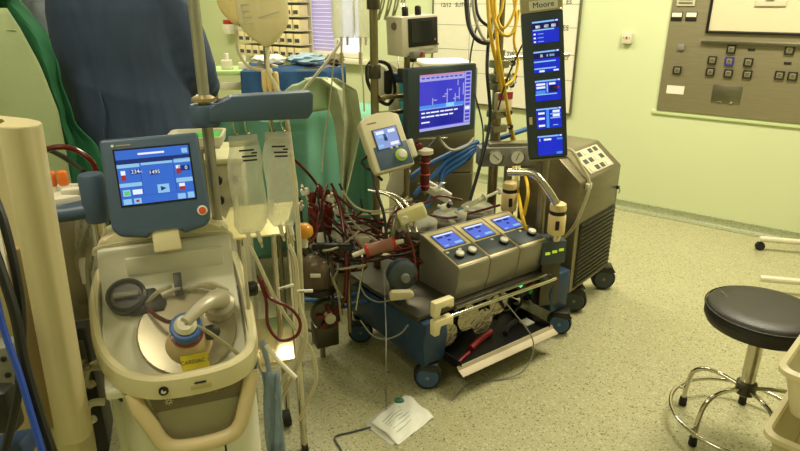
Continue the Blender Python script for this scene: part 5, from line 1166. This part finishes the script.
for x, z in ((-.022, 0), (-.004, .008), (.016, -.004)):
    B().lathe([(.006, .035), (.010, .03), (.011, -.02), (.006, -.045), (.004, -.06)], (x, 0, z-.01), (0, 0, 1), 14).done('chamber', mat('chamber_cream', (226, 202, 140), .3, 0, .05), dc)
# ================================================================== steel trolley with shelf right of the cream machine
p0 = DY(304, 440, 1.66); p1 = DY(281, 380, 1.80)
tr3 = thing('steel_trolley', 'bare steel trolley post and shiny shelf right of the cream machine', 'trolley', Matrix.Identity(4))
B().cyl((p0.x, p0.y, .02), (p0.x, p0.y, .84), .0125, None, 16).done('post', CHROME, tr3)
B().cyl((p1.x, 1.86, .02), (p1.x, 1.86, .84), .0105, None, 14).done('post', CHROME, tr3)
a = DY(258, 372, 1.60); b_ = DY(300, 350, 1.72)
B().prism([(p0.x-.20, 1.60), (p0.x-.012, 1.66), (p0.x-.04, 1.96), (p0.x-.24, 1.90)], 'xy', .36, .372, .002).done('shelf', mat('shelf_polished_steel', (206, 190, 150), .2, .95, .05), tr3)
B().prism([(p0.x-.20, 1.60), (p0.x-.012, 1.66), (p0.x-.04, 1.96), (p0.x-.24, 1.90)], 'xy', .80, .806, .002).done('upper_shelf', mat('shelf_yellowed', (220, 210, 150), .4, .2, .05), tr3)
B().cyl((p0.x-.22, 1.90, .02), (p0.x-.22, 1.90, .84), .0105, None, 12).done('post', CHROME, tr3); B().cyl((p0.x-.19, 1.62, .02), (p0.x-.19, 1.62, .36), .0105, None, 12).done('post', CHROME, tr3)
B().lathe([(.012, -.012), (.03, -.012), (.03, .012), (.012, .012)], (p1.x+.01, 1.80, .03), (1, .4, 0), 16).done('castor', RUBBER, tr3)
B().lathe([(.009, -.01), (.02, -.01), (.02, .01), (.009, .01)], (p0.x, p0.y, .02), (1, .4, 0), 14).done('castor', RUBBER, tr3)
# drainage bag hanging low
def drb(u, v): return P(263 + 6*v + (15 + 3*v)*u, 372 + 110*v, 1.52 + .006*math.sin(9*u + 6*v))
dbg = thing('drainage_bag', 'long blue tinted drainage bag with red at the bottom', 'drainage bag', Matrix.Identity(4))
B().sheet(drb, 8, 20).done('pouch', clear('blue_film', (150, 168, 178), .35, .2), dbg, thick=.010)
B().sheet(lambda u, v: drb(.15 + .7*u, .66 + .3*v), 6, 8).done('red_fluid', BLOOD, dbg, thick=.006)
B().tube([P(262, 340, 1.52), P(266, 356, 1.52), P(270, 374, 1.52)], .007, 8, 4).done('inlet', mat('inlet_blue_grey', (120, 132, 140), .4, 0, .05), dbg)
B().tube([P(266, 345, 1.5), P(276, 358, 1.5), P(296, 378, 1.5)], .006, 8, 4).done('valve_stem', CREAM, dbg)

# black equipment pedestal in the gap between column and cream machine
bp2 = thing('equipment_pedestal', 'black equipment pedestal in the gap beside the cream machine', 'pedestal', Matrix.Translation(DY(78, 380, 1.62).xy.to_3d()) @ Matrix.Rotation(R(20), 4, 'Z'))
B().b2((-.16, 0, .03), (.05, .16, .50), .01).done('housing', BLACK, bp2); B().b2((-.15, -.012, .28), (.04, -.001, .46), .006).done('front_cover', DARKSTEEL, bp2); B().b2((-.15, .01, 0), (.04, .15, .03), .004).done('plinth', RUBBER, bp2)
# ================================================================== blood circuit between the two machines
def at(px, py, t): return Matrix.Translation(P(px, py, t))
# oxygenator with manifold on top
ox = thing('oxygenator', 'red filled oxygenator with white stopcocks hanging left of the tall mast', 'oxygenator', at(321, 212, 2.55))
OXC = clear('red_tinted_housing', (150, 60, 52), .25, .12, 1.0)
B().lathe([(.030, -.10), (.046, -.09), (.048, .02), (.034, .04)], (0, 0, 0), (0, 0, 1), 26).done('core', BLOOD, ox)
B().lathe([(.052, -.104), (.055, -.09), (.055, .026), (.05, .034)], (0, 0, 0), (0, 0, 1), 26, caps=False).done('housing', OXC, ox, thick=.002)
B().lathe([(.057, -.116), (.058, -.104), (.03, -.104)], (0, 0, 0), (0, 0, 1), 26).done('lower_cap', DARKSTEEL, ox)
for x, z in ((-.03, .07), (.0, .095), (.03, .075)): B().blob((x, -.02, z), (.018, .016, .034), .12, 2, int(100+x*100)).done('red_port', BLOOD, ox)
for i, (x, z, rx) in enumerate(((-.085, .035, 30), (-.058, .10, -15), (.045, .07, 20), (.075, .02, -30))):
    sc_ = B().box((x, -.03, z), (.036, .022, .030), Matrix.Rotation(R(rx), 3, 'Y'), .006).done('stopcock', WHITEPL, ox); B().cyl((x, -.03, z), (x + .03*math.sin(R(rx)), -.05, z + .03), .006, None, 10).done('stopcock_lever', CREAM, sc_)
B().cyl((.058, .0, -.06), (.27, .05, -.05), .010, None, 10).done('holder_arm', DARKSTEEL, ox)
# hard shell reservoir, dome pump, dark pump discs
hr = thing('venous_reservoir', 'smoky round blood reservoir with dark lower ring behind the trolley post', 'reservoir', at(318, 272, 2.45))
B().lathe([(.05, -.075), (.068, -.05), (.072, .0), (.066, .045), (.045, .07), (.015, .078)], (0, 0, 0), (0, 0, 1), 28).done('dome', clear('smoky_dome', (150, 132, 110), .35, .15, 1.0), hr)
B().lathe([(.066, -.085), (.078, -.078), (.078, -.055), (.070, -.05)], (0, 0, 0), (0, 0, 1), 28).done('ring', BLACK, hr)
B().lathe([(.05, -.06), (.06, -.03), (.05, -.01), (.01, -.008)], (0, 0, 0), (0, 0, 1), 24).done('blood', BLOOD, hr)
B().b2((-.02, -.075, .01), (.02, -.069, .025), .001).done('white_label', PAPER, hr)
B().cyl((.0, .02, -.085), (0, .02, -.46), .012, None, 12).done('stem', STEEL, hr)
yd = thing('filter_cap', 'amber plastic filter cap beside the saline bags', 'filter', at(304, 230, 1.95))
B().lathe([(.026, -.02), (.030, -.012), (.028, .008), (.016, .020), (.004, .022)], (0, 0, 0), (0, 0, 1), 22).done('dome', mat('amber_plastic', (206, 140, 30), .3, 0, .06), yd); B().cyl((0, 0, -.02), (0, 0, -.06), .010, None, 12).done('neck', CREAM, yd)
rp_ = thing('roller_pump_rotor', 'open red roller pump wheel low behind the steel trolley', 'pump', at(327, 314, 2.5) @ Matrix.Rotation(R(25), 4, 'Z'))
B().lathe([(.062, 0), (.066, .006), (.066, .04), (.055, .046)], (0, .03, 0), (0, -1, 0), 26).done('race', DARKSTEEL, rp_)
B().lathe([(.018, -.03), (.022, -.03), (.022, .03), (.012, .034)], (0, -.02, 0), (0, -1, 0), 16).done('hub', CREAM, rp_)
for k in range(5):
    a = R(72*k+20); B().cyl((.02*math.cos(a), -.03, .02*math.sin(a)), (.056*math.cos(a), -.03, .056*math.sin(a)), .009, .007, 10).done('red_arm', mat('rotor_dark_red', (116, 24, 26), .35, 0, .08), rp_)
B().b2((-.05, .0, -.16), (.05, .08, -.06), .006).done('foot', DARKSTEEL, rp_)
pc = thing('bubble_trap', 'pink tinted clear cylinder with red end rings lying crosswise', 'bubble trap', at(380, 247, 2.32) @ Matrix.Rotation(R(-12), 4, 'Y') @ Matrix.Rotation(R(10), 4, 'Z'))
PINK = mat('pink_fluid', (190, 128, 112), .2, 0, .08)
B().lathe([(.020, -.06), (.025, -.055), (.025, .055), (.020, .06)], (0, 0, 0), (1, 0, 0), 22).done('barrel', clear('pink_barrel', (196, 150, 132), .3, .1), pc)
B().lathe([(.014, -.055), (.018, -.05), (.018, .05), (.014, .055)], (0, 0, 0), (1, 0, 0), 18).done('pleated_core', PINK, pc)
for x in (-.058, .05): B().lathe([(.026, x), (.0275, x+.002), (.0275, x+.009), (.026, x+.011)], (0, 0, 0), (1, 0, 0), 22).done('red_ring', REDPL, pc)
B().cyl((.06, 0, 0), (.095, 0, 0), .011, .008, 12).done('outlet', CREAM, pc); B().cyl((-.06, 0, 0), (-.11, 0, -.006), .011, .009, 12).done('inlet', CREAM, pc)
cp3 = thing('centrifugal_pump', 'dark round centrifugal pump head left of the module bank', 'pump', at(402, 274, 2.33) @ Matrix.Rotation(R(20), 4, 'Z'))
B().lathe([(.055, .03), (.060, .02), (.060, -.02), (.048, -.03), (.02, -.034)], (0, 0, 0), (0, 1, 0), 28).done('casing', SLATE, cp3)
B().lathe([(.018, -.034), (.016, -.05)], (0, 0, 0), (0, 1, 0), 16).done('nose', GREYPL, cp3); B().lathe([(.061, .004), (.062, 0), (.061, -.004)], (0, 0, 0), (0, 1, 0), 28, caps=False).done('joint_ring', NAVYPL, cp3)
B().b2((-.03, .03, -.10), (.03, .07, .02), .004).done('motor_mount', BLACK, cp3)
hs2 = thing('beige_handset', 'beige handset clamped beside the cream rail jaws', 'handset', at(402, 295, 2.26) @ Matrix.Rotation(R(8), 4, 'Z'))
B().prism([(-.045, -.016), (.03, -.014), (.045, -.004), (.045, .008), (.03, .018), (-.04, .02), (-.05, .006)], 'xz', -.015, .015, .006).done('shell', mat('handset_beige', (196, 186, 150), .4, 0, .03), hs2); B().cyl((-.05, 0, .0), (-.065, 0, -.002), .006, None, 10).done('strain_relief', BLACK, hs2)
# steel pump box behind, black handle rail, small cards
pb_ = thing('pump_base_box', 'low dark steel box on the floor behind the blood tubes', 'box', Matrix.Translation(DY(352, 296, 2.72).xy.to_3d()) @ Matrix.Rotation(R(16), 4, 'Z'))
B().b2((-.20, 0, .03), (.16, .32, .34), .008).done('housing', mat('pump_box_steel', (112, 108, 92), .4, .6, .08), pb_); B().b2((-.16, -.012, .06), (.12, -.001, .30), .003).done('front_plate', STEEL, pb_); B().b2((-.17, .02, .0), (.13, .30, .03), .004).done('plinth', BLACK, pb_)
bh = thing('handle_rail', 'thick black handle rail crossing behind the saline lines', 'handle', at(332, 247, 2.40))
B().box((0, 0, 0), (.16, .025, .034), None, .008).done('grip', BLACK, bh)
for x in (-.05, .06): B().cyl((x, .01, -.017), (x, .02, -.40), .010, None, 10).done('upright', MAST, bh)
for i, (x, y, t, w_, h_, rz, lab) in enumerate(((340, 232, 2.5, .07, .07, 8, 'white card tucked into the tubes under the oxygenator'), (322, 238, 2.48, .05, .05, -10, 'white card beside the black handle rail'), (362, 245, 2.42, .06, .07, 0, 'clear plastic cassette hanging in the blood tubes'), (398, 180, 2.75, .08, .12, 20, 'white envelope standing behind the controller'), (438, 192, 2.75, .12, .05, 30, 'white carton lying under the blue hoses'))):
    tag(B().box((0, 0, 0), (w_, .008 if i < 3 else .03, h_), None, .002).done('document_card', PAPER if i != 2 else CLEARTUBE, M=at(x, y, t) @ Matrix.Rotation(R(rz), 4, 'Y')), lab, 'card')
# arterial filter, pump heads behind the modules, clamp, syringe
af = thing('arterial_filter', 'slim dark red filter canister with a cream top under the monitor', 'filter', at(425, 170, 2.55))
B().lathe([(.014, -.09), (.020, -.08), (.020, .06), (.014, .068)], (0, 0, 0), (0, 0, 1), 20).done('barrel', BLOOD, af)
for z in (-.07, -.02, .03): B().lathe([(.0205, z), (.023, z+.003), (.0205, z+.006)], (0, 0, 0), (0, 0, 1), 20, caps=False).done('rib', REDPL, af)
B().lathe([(.018, .066), (.034, .072), (.034, .088), (.014, .094)], (0, 0, 0), (0, 0, 1), 20).done('cap', CREAM, af); B().blob((-.03, 0, .10), (.020, .016, .022), .1).done('red_port', BLOODTUBE, af)
B().cyl((0, .03, -.12), (0, .03, .06), .006, None, 10).done('bracket_rod', STEEL, af)
for i, (u_, lab) in enumerate(((.20, 'clear covered roller pump behind the module with two knobs'), (.37, 'clear covered roller pump behind the middle module'), (.54, 'clear covered roller pump behind the module by the cabinet'))):
    t = thing('roller_pump', lab, 'pump', HF.M @ Matrix.Translation((u_+.03, .385, .337)))
    B().b2((-.08, -.095, 0), (.08, .10, .16), .008).done('base', DARKSTEEL, t); B().lathe([(.07, .16), (.07, .19), (.06, .19)], (0, 0, 0), (0, 0, 1), 24, caps=False).done('race', STEEL, t, thick=.003)
    B().box((0, 0, .178), (.11, .028, .03), Matrix.Rotation(R(30+40*i), 3, 'Z'), .006).done('rotor', GREYPL, t); B().lathe([(.074, .161), (.076, .215), (.066, .222), (.004, .224)], (0, 0, 0), (0, 0, 1), 28, caps=False).done('cover', CLEAR, t)
cl2 = thing('tube_clamp_block', 'pale cream tube clamp block gripping two chrome rods', 'clamp', at(412, 214, 2.30) @ Matrix.Rotation(R(-22), 4, 'Y'))
B().box((0, 0, 0), (.11, .05, .055), None, .010).done('block', mat('clamp_ivory', (214, 206, 152), .4, 0, .04), cl2); B().lathe([(.014, 0), (.014, .016)], (-.03, -.025, 0), (0, -1, 0), 14).done('knob', CREAM, cl2)
for dx in (0, 7): tag(B().tube([P(368+dx, 190, 2.38), P(388+dx, 195, 2.36), P(402+dx, 208, 2.34), P(410+dx, 233, 2.27)], .0065, 10, 6).done('chrome_rod', CHROME), 'bent chrome rod running through the cream tube clamp', 'rod', 'paired chrome rods')
sy = thing('syringe', 'empty clear syringe lying across the tubes behind the modules', 'syringe', Matrix.Identity(4))
a, b_ = P(462, 208, 2.42), P(484, 198, 2.46); d = (b_-a).normalized()
B().cyl(a, b_, .0105, None, 16).done('barrel', CLEAR, sy); B().cyl(b_ - d*.03, b_ + d*.075, .006, None, 12).done('plunger', WHITEPL, sy); B().lathe([(.015, 0), (.015, .005)], b_ + d*.075, d, 16).done('thumb_plate', WHITEPL, sy); B().lathe([(.017, 0), (.017, .004)], b_, d, 16).done('flange', WHITEPL, sy); B().cyl(a, a - d*.02, .005, .003, 10).done('tip', mat('tip_blue', (60, 120, 170), .4, 0, .05), sy)
for i, (x, y, t, lab) in enumerate(((445, 208, 2.4, 'white three way connector behind the first module'), (462, 214, 2.42, 'white tap between the syringe and first module'), (437, 190, 2.5, 'small white cone connector above the tube clamp'))):
    o = thing('luer_connector', lab, 'connector', at(x, y, t)); B().blob((0, 0, 0), (.022, .016, .018), .12, 2, 50+i).done('hub', WHITEPL, o); B().cyl((0, 0, 0), (.02, -.01, .035), .008, .006, 10).done('arm', WHITEPL, o); B().cyl((0, 0, 0), (-.03, 0, .01), .007, .006, 10).done('arm', CREAM, o)
    if i == 0: B().cyl((.012, -.016, .012), (.02, -.026, .03), .010, None, 10).done('black_cap', BLACK, o)
# tubes of the circuit: each is hung between two points of the tangle
rd = random.Random(11)
kinds = ([('dark red blood filled tube in the tangle left of the masts', BLOODTUBE, .0055, 'blood filled tubes')]*15 + [('black cable in the tangle left of the masts', BLACK, .0045, 'black cables in the tangle')]*18 + [('clear tube in the tangle left of the masts', CLEARTUBE, .0045, 'clear tubes in the tangle')]*8)
for i, (lab, m_, r_, grp) in enumerate(kinds):
    xa, ya = rd.uniform(300, 345), rd.uniform(180, 262); xb, yb = rd.uniform(350, 425), rd.uniform(195, 265)
    if i % 4 == 0: xa, ya, xb, yb = rd.uniform(295, 330), rd.uniform(175, 220), rd.uniform(300, 350), rd.uniform(255, 325)
    t0, t1 = rd.uniform(2.36, 2.62), rd.uniform(2.36, 2.58); sag = rd.uniform(4, 24)
    pts = [P(xa, ya, t0), P(xa*.75+xb*.25+rd.uniform(-8, 8), ya*.7+yb*.3+sag*.8, t0*.7+t1*.3), P((xa+xb)/2+rd.uniform(-10, 10), (ya+yb)/2+sag, (t0+t1)/2-.04), P(xa*.25+xb*.75+rd.uniform(-8, 8), ya*.3+yb*.7+sag*.7, t1), P(xb, yb, t1)]
    looseTube('circuit_tube' if m_ is not BLACK else 'circuit_cable', pts, r_, m_, lab, 'tube' if m_ is not BLACK else 'cable', grp, 7, 6)
TB = 'single tubes and cables of the circuit'
def one(name, label, pts, r, m, cat='tube'): return looseTube(name, [P(*p) for p in pts], r, m, label, cat, None, 9, 7)
one('blood_tube', 'thick dark red tube dropping from the oxygenator to the floor box', [(334, 190, 2.5), (341, 210, 2.46), (345, 240, 2.42), (347, 270, 2.42), (344, 300, 2.44), (330, 318, 2.48)], .010, BLOODTUBE)
one('blood_tube', 'dark red tube running from the drape edge to the manifold', [(284, 150, 2.3), (300, 165, 2.4), (312, 178, 2.5), (320, 190, 2.52)], .006, BLOODTUBE)
one('blood_tube', 'red tube arching over the tube clamp to the modules', [(385, 235, 2.36), (392, 215, 2.36), (406, 206, 2.38), (425, 203, 2.42), (440, 196, 2.45), (462, 200, 2.48)], .0055, BLOODTUBE)
one('blood_tube', 'red tube lying along the back of the module bank', [(430, 215, 2.42), (450, 218, 2.44), (475, 212, 2.48), (500, 205, 2.52)], .0055, BLOODTUBE)
one('blood_tube', 'red tube curving down the left side of the modules', [(397, 240, 2.34), (402, 232, 2.33), (408, 236, 2.32), (414, 255, 2.32), (416, 280, 2.32)], .0055, BLOODTUBE)
one('metal_hose', 'pale bent metal hose standing up beside the bubble trap', [(390, 245, 2.38), (394, 225, 2.38), (398, 205, 2.4), (412, 200, 2.42)], .011, STEEL)
one('pressure_line', 'thin clear line rising over the teal drape to the top', [(322, 172, 2.5), (324, 140, 2.52), (330, 100, 2.5), (334, 60, 2.5), (338, 40, 2.5)], .003, CLEARTUBE)
for i, (dy, lab) in enumerate(((0, 'topmost blue hose fanning out under the monitor'), (7, 'second blue hose fanning out under the monitor'), (15, 'third blue hose fanning out under the monitor'), (23, 'lowest blue hose fanning out under the monitor'))):
    one('water_hose', lab, [(478-i, 142+dy*.3, 2.85), (465, 147+dy*.6, 2.82), (448-i*2, 155+dy, 2.8), (432+i*4, 163+dy*1.5, 2.78), (418+i*7, 172+dy*1.7, 2.76), (405+i*9, 182+dy*1.9, 2.74)], .0125, BLUEHOSE, 'hose')
one('water_hose', 'blue hose crossing behind the yellow cables', [(470, 150, 2.9), (495, 140, 2.95), (515, 133, 3.0), (530, 128, 3.05)], .0125, BLUEHOSE, 'hose')
one('water_hose', 'blue hose lying low by the steel box', [(300, 300, 2.62), (325, 300, 2.6), (350, 296, 2.6), (378, 288, 2.62)], .010, BLUEHOSE, 'hose')
one('water_hose', 'second blue hose lying low by the steel box', [(318, 312, 2.58), (345, 306, 2.57), (370, 300, 2.58)], .010, BLUEHOSE, 'hose')
one('grey_lead', 'thin grey lead swinging from the bubble trap to the handset', [(360, 285, 2.36), (366, 296, 2.34), (378, 302, 2.32), (392, 300, 2.28)], .003, GREYPL, 'cable')
one('grey_lead', 'grey lead with an inline plug hanging near the rear castor', [(360, 320, 2.32), (372, 335, 2.3), (386, 339, 2.28), (400, 334, 2.26), (408, 325, 2.25)], .003, GREYPL, 'cable')
one('steel_rod_clamp', 'slim steel hanging clamp above the rear castor', [(363, 268, 2.34), (360, 285, 2.33), (356, 310, 2.33)], .004, CHROME, 'clamp')
one('black_cable', 'black cable falling from the beige controller', [(372, 172, 2.38), (378, 195, 2.36), (384, 215, 2.35), (387, 240, 2.34)], .006, BLACK, 'cable')
# ================================================================== on the masts: strap handle, hanging clamps, cable loops
sh2 = thing('strapped_handle', 'white handle with black strap fixed to the tall mast', 'handle', at(381, 82, 2.56))
B().prism([(-.035, -.075), (.015, -.085), (.035, -.05), (.03, .05), (.0, .075), (-.03, .05)], 'xz', -.02, .025, .010).done('grip', WHITEPL, sh2); B().b2((.012, -.03, -.05), (.05, .02, .055), .012).done('inner_grip', BLACK, sh2)
B().tube([V((-.06, .0, .06)), V((-.03, -.03, .09)), V((.03, -.03, .075)), V((.05, -.03, .02)), V((.06, -.03, -.04)), V((.03, -.03, -.09)), V((-.02, -.03, -.06)), V((-.055, -.02, .0)), V((-.06, 0, .06))], .008, 8, 5).done('strap', BLACK, sh2)
B().cyl((.05, .0, .02), (.12, .01, .01), .022, None, 14).done('blue_sleeve', mat('sleeve_blue', (40, 84, 120), .45, 0, .05), sh2); B().lathe([(.024, 0), (.024, .012)], (.12, .01, .01), (1, .1, -.1), 14).done('sleeve_ring', BLACK, sh2)
for i in range(5):
    x = 374 + i*7; o = thing('artery_clamp', 'long chrome clamp hanging at the top of the tall mast', 'clamp', Matrix.Identity(4), 'chrome clamps on the tall mast')
    for k in (-1, 1): B().tube([P(x + 8 + k, -30, 2.5), P(x + 4 + k*1.2, -10, 2.5), P(x + 1 + k*1.3, 6, 2.5), P(x - 3 + (i == 4)*12 + k*.5, 20, 2.5)], .0042, 8, 4).done('blade', CHROME, o)
    B().cyl(P(x+3, -8, 2.49), P(x+3, -8, 2.51), .007, None, 10).done('pivot', CHROME, o)
def loop(name, label, pts, r, m): return looseTube(name, [P(*p) for p in pts], r, m, label, 'cable', None, 9, 7)
loop('black_cable', 'thick black cable looping wide left of the yellow cables', [(466, -20, 2.6), (467, 10, 2.6), (470, 28, 2.6), (478, 40, 2.6), (489, 42, 2.62), (494, 30, 2.63), (493, -20, 2.65)], .011, BLACK)
loop('grey_cable', 'light grey cable looping inside the black cable', [(472, -20, 2.57), (474, 12, 2.57), (481, 34, 2.57), (489, 40, 2.58), (494, 20, 2.6), (496, -20, 2.6)], .007, mat('cable_light_grey', (170, 166, 150), .45, 0, .05))
loop('black_cable', 'short black cable loop high on the mast', [(474, -20, 2.66), (477, 12, 2.66), (485, 24, 2.66), (492, 22, 2.66), (497, -20, 2.66)], .007, BLACK)
loop('black_cable', 'black cable running straight down the short mast', [(489, -10, 2.68), (489, 30, 2.68), (487, 70, 2.68), (490, 120, 2.70), (480, 165, 2.7), (470, 200, 2.7)], .008, BLACK)
loop('black_cable', 'thin black cable slanting behind the yellow cables', [(530, 30, 2.6), (515, 60, 2.62), (505, 85, 2.64), (498, 110, 2.66)], .004, BLACK)
loop('black_cable', 'thin dark cable hanging beside the flat monitor', [(478, 20, 2.72), (470, 60, 2.72), (474, 90, 2.72), (483, 130, 2.72), (480, 170, 2.72)], .004, SLATE)
loop('black_cable', 'dark cable drooping under the monitor to the filter', [(448, 128, 2.68), (435, 140, 2.66), (425, 152, 2.62), (420, 160, 2.6)], .004, SLATE)
loop('yellow_cable', 'yellow cable hanging straight past the gauges', [(487, -20, 2.5), (490, 30, 2.5), (498, 70, 2.6), (506, 110, 2.9), (514, 150, 3.0), (517, 185, 2.9), (522, 215, 2.62), (527, 235, 2.64)], .0085, YELLOWC)
loop('yellow_cable', 'second yellow cable hanging beside the straight one', [(494, -20, 2.53), (497, 40, 2.53), (503, 80, 2.62), (512, 130, 2.95), (522, 165, 2.95), (528, 190, 2.6), (524, 215, 2.62)], .0075, YELLOWC)
loop('yellow_cable', 'yellow cable looping up towards the name strip', [(490, -20, 2.47), (493, 15, 2.47), (500, 32, 2.47), (510, 35, 2.47), (516, 22, 2.47), (514, 0, 2.47), (512, -20, 2.47)], .007, YELLOWC)
loop('yellow_cable', 'yellow cable in a tight loop above the screen arm', [(505, -20, 2.45), (502, 8, 2.45), (498, 20, 2.45), (504, 28, 2.45), (514, 12, 2.45), (519, -20, 2.45)], .006, YELLOWC)
loop('yellow_cable', 'yellow cable swinging behind the screen tower', [(519, 10, 2.6), (514, 40, 2.62), (518, 60, 2.64), (514, 78, 2.64), (505, 86, 2.62)], .006, YELLOWC)
loop('grey_cable', 'pale cable bending under the flat monitor', [(436, 130, 2.62), (442, 142, 2.6), (452, 150, 2.6), (466, 146, 2.62), (474, 138, 2.64)], .006, mat('cable_light_grey', (170, 166, 150), .45, 0, .05))
for i, (x0, y0, x1, y1, lab) in enumerate(((398, 56, 403, 75, 'white lead dropping from the left of the small monitor'), (412, 56, 404, 76, 'white lead dropping from the middle of the small monitor'), (420, 54, 412, 70, 'white lead dropping from the right of the small monitor'))):
    loop('white_lead', lab, [(x0, y0, 2.62), ((x0+x1)/2-2, (y0+y1)/2, 2.60), (x1, y1, 2.6)], .004, WHITEPL)
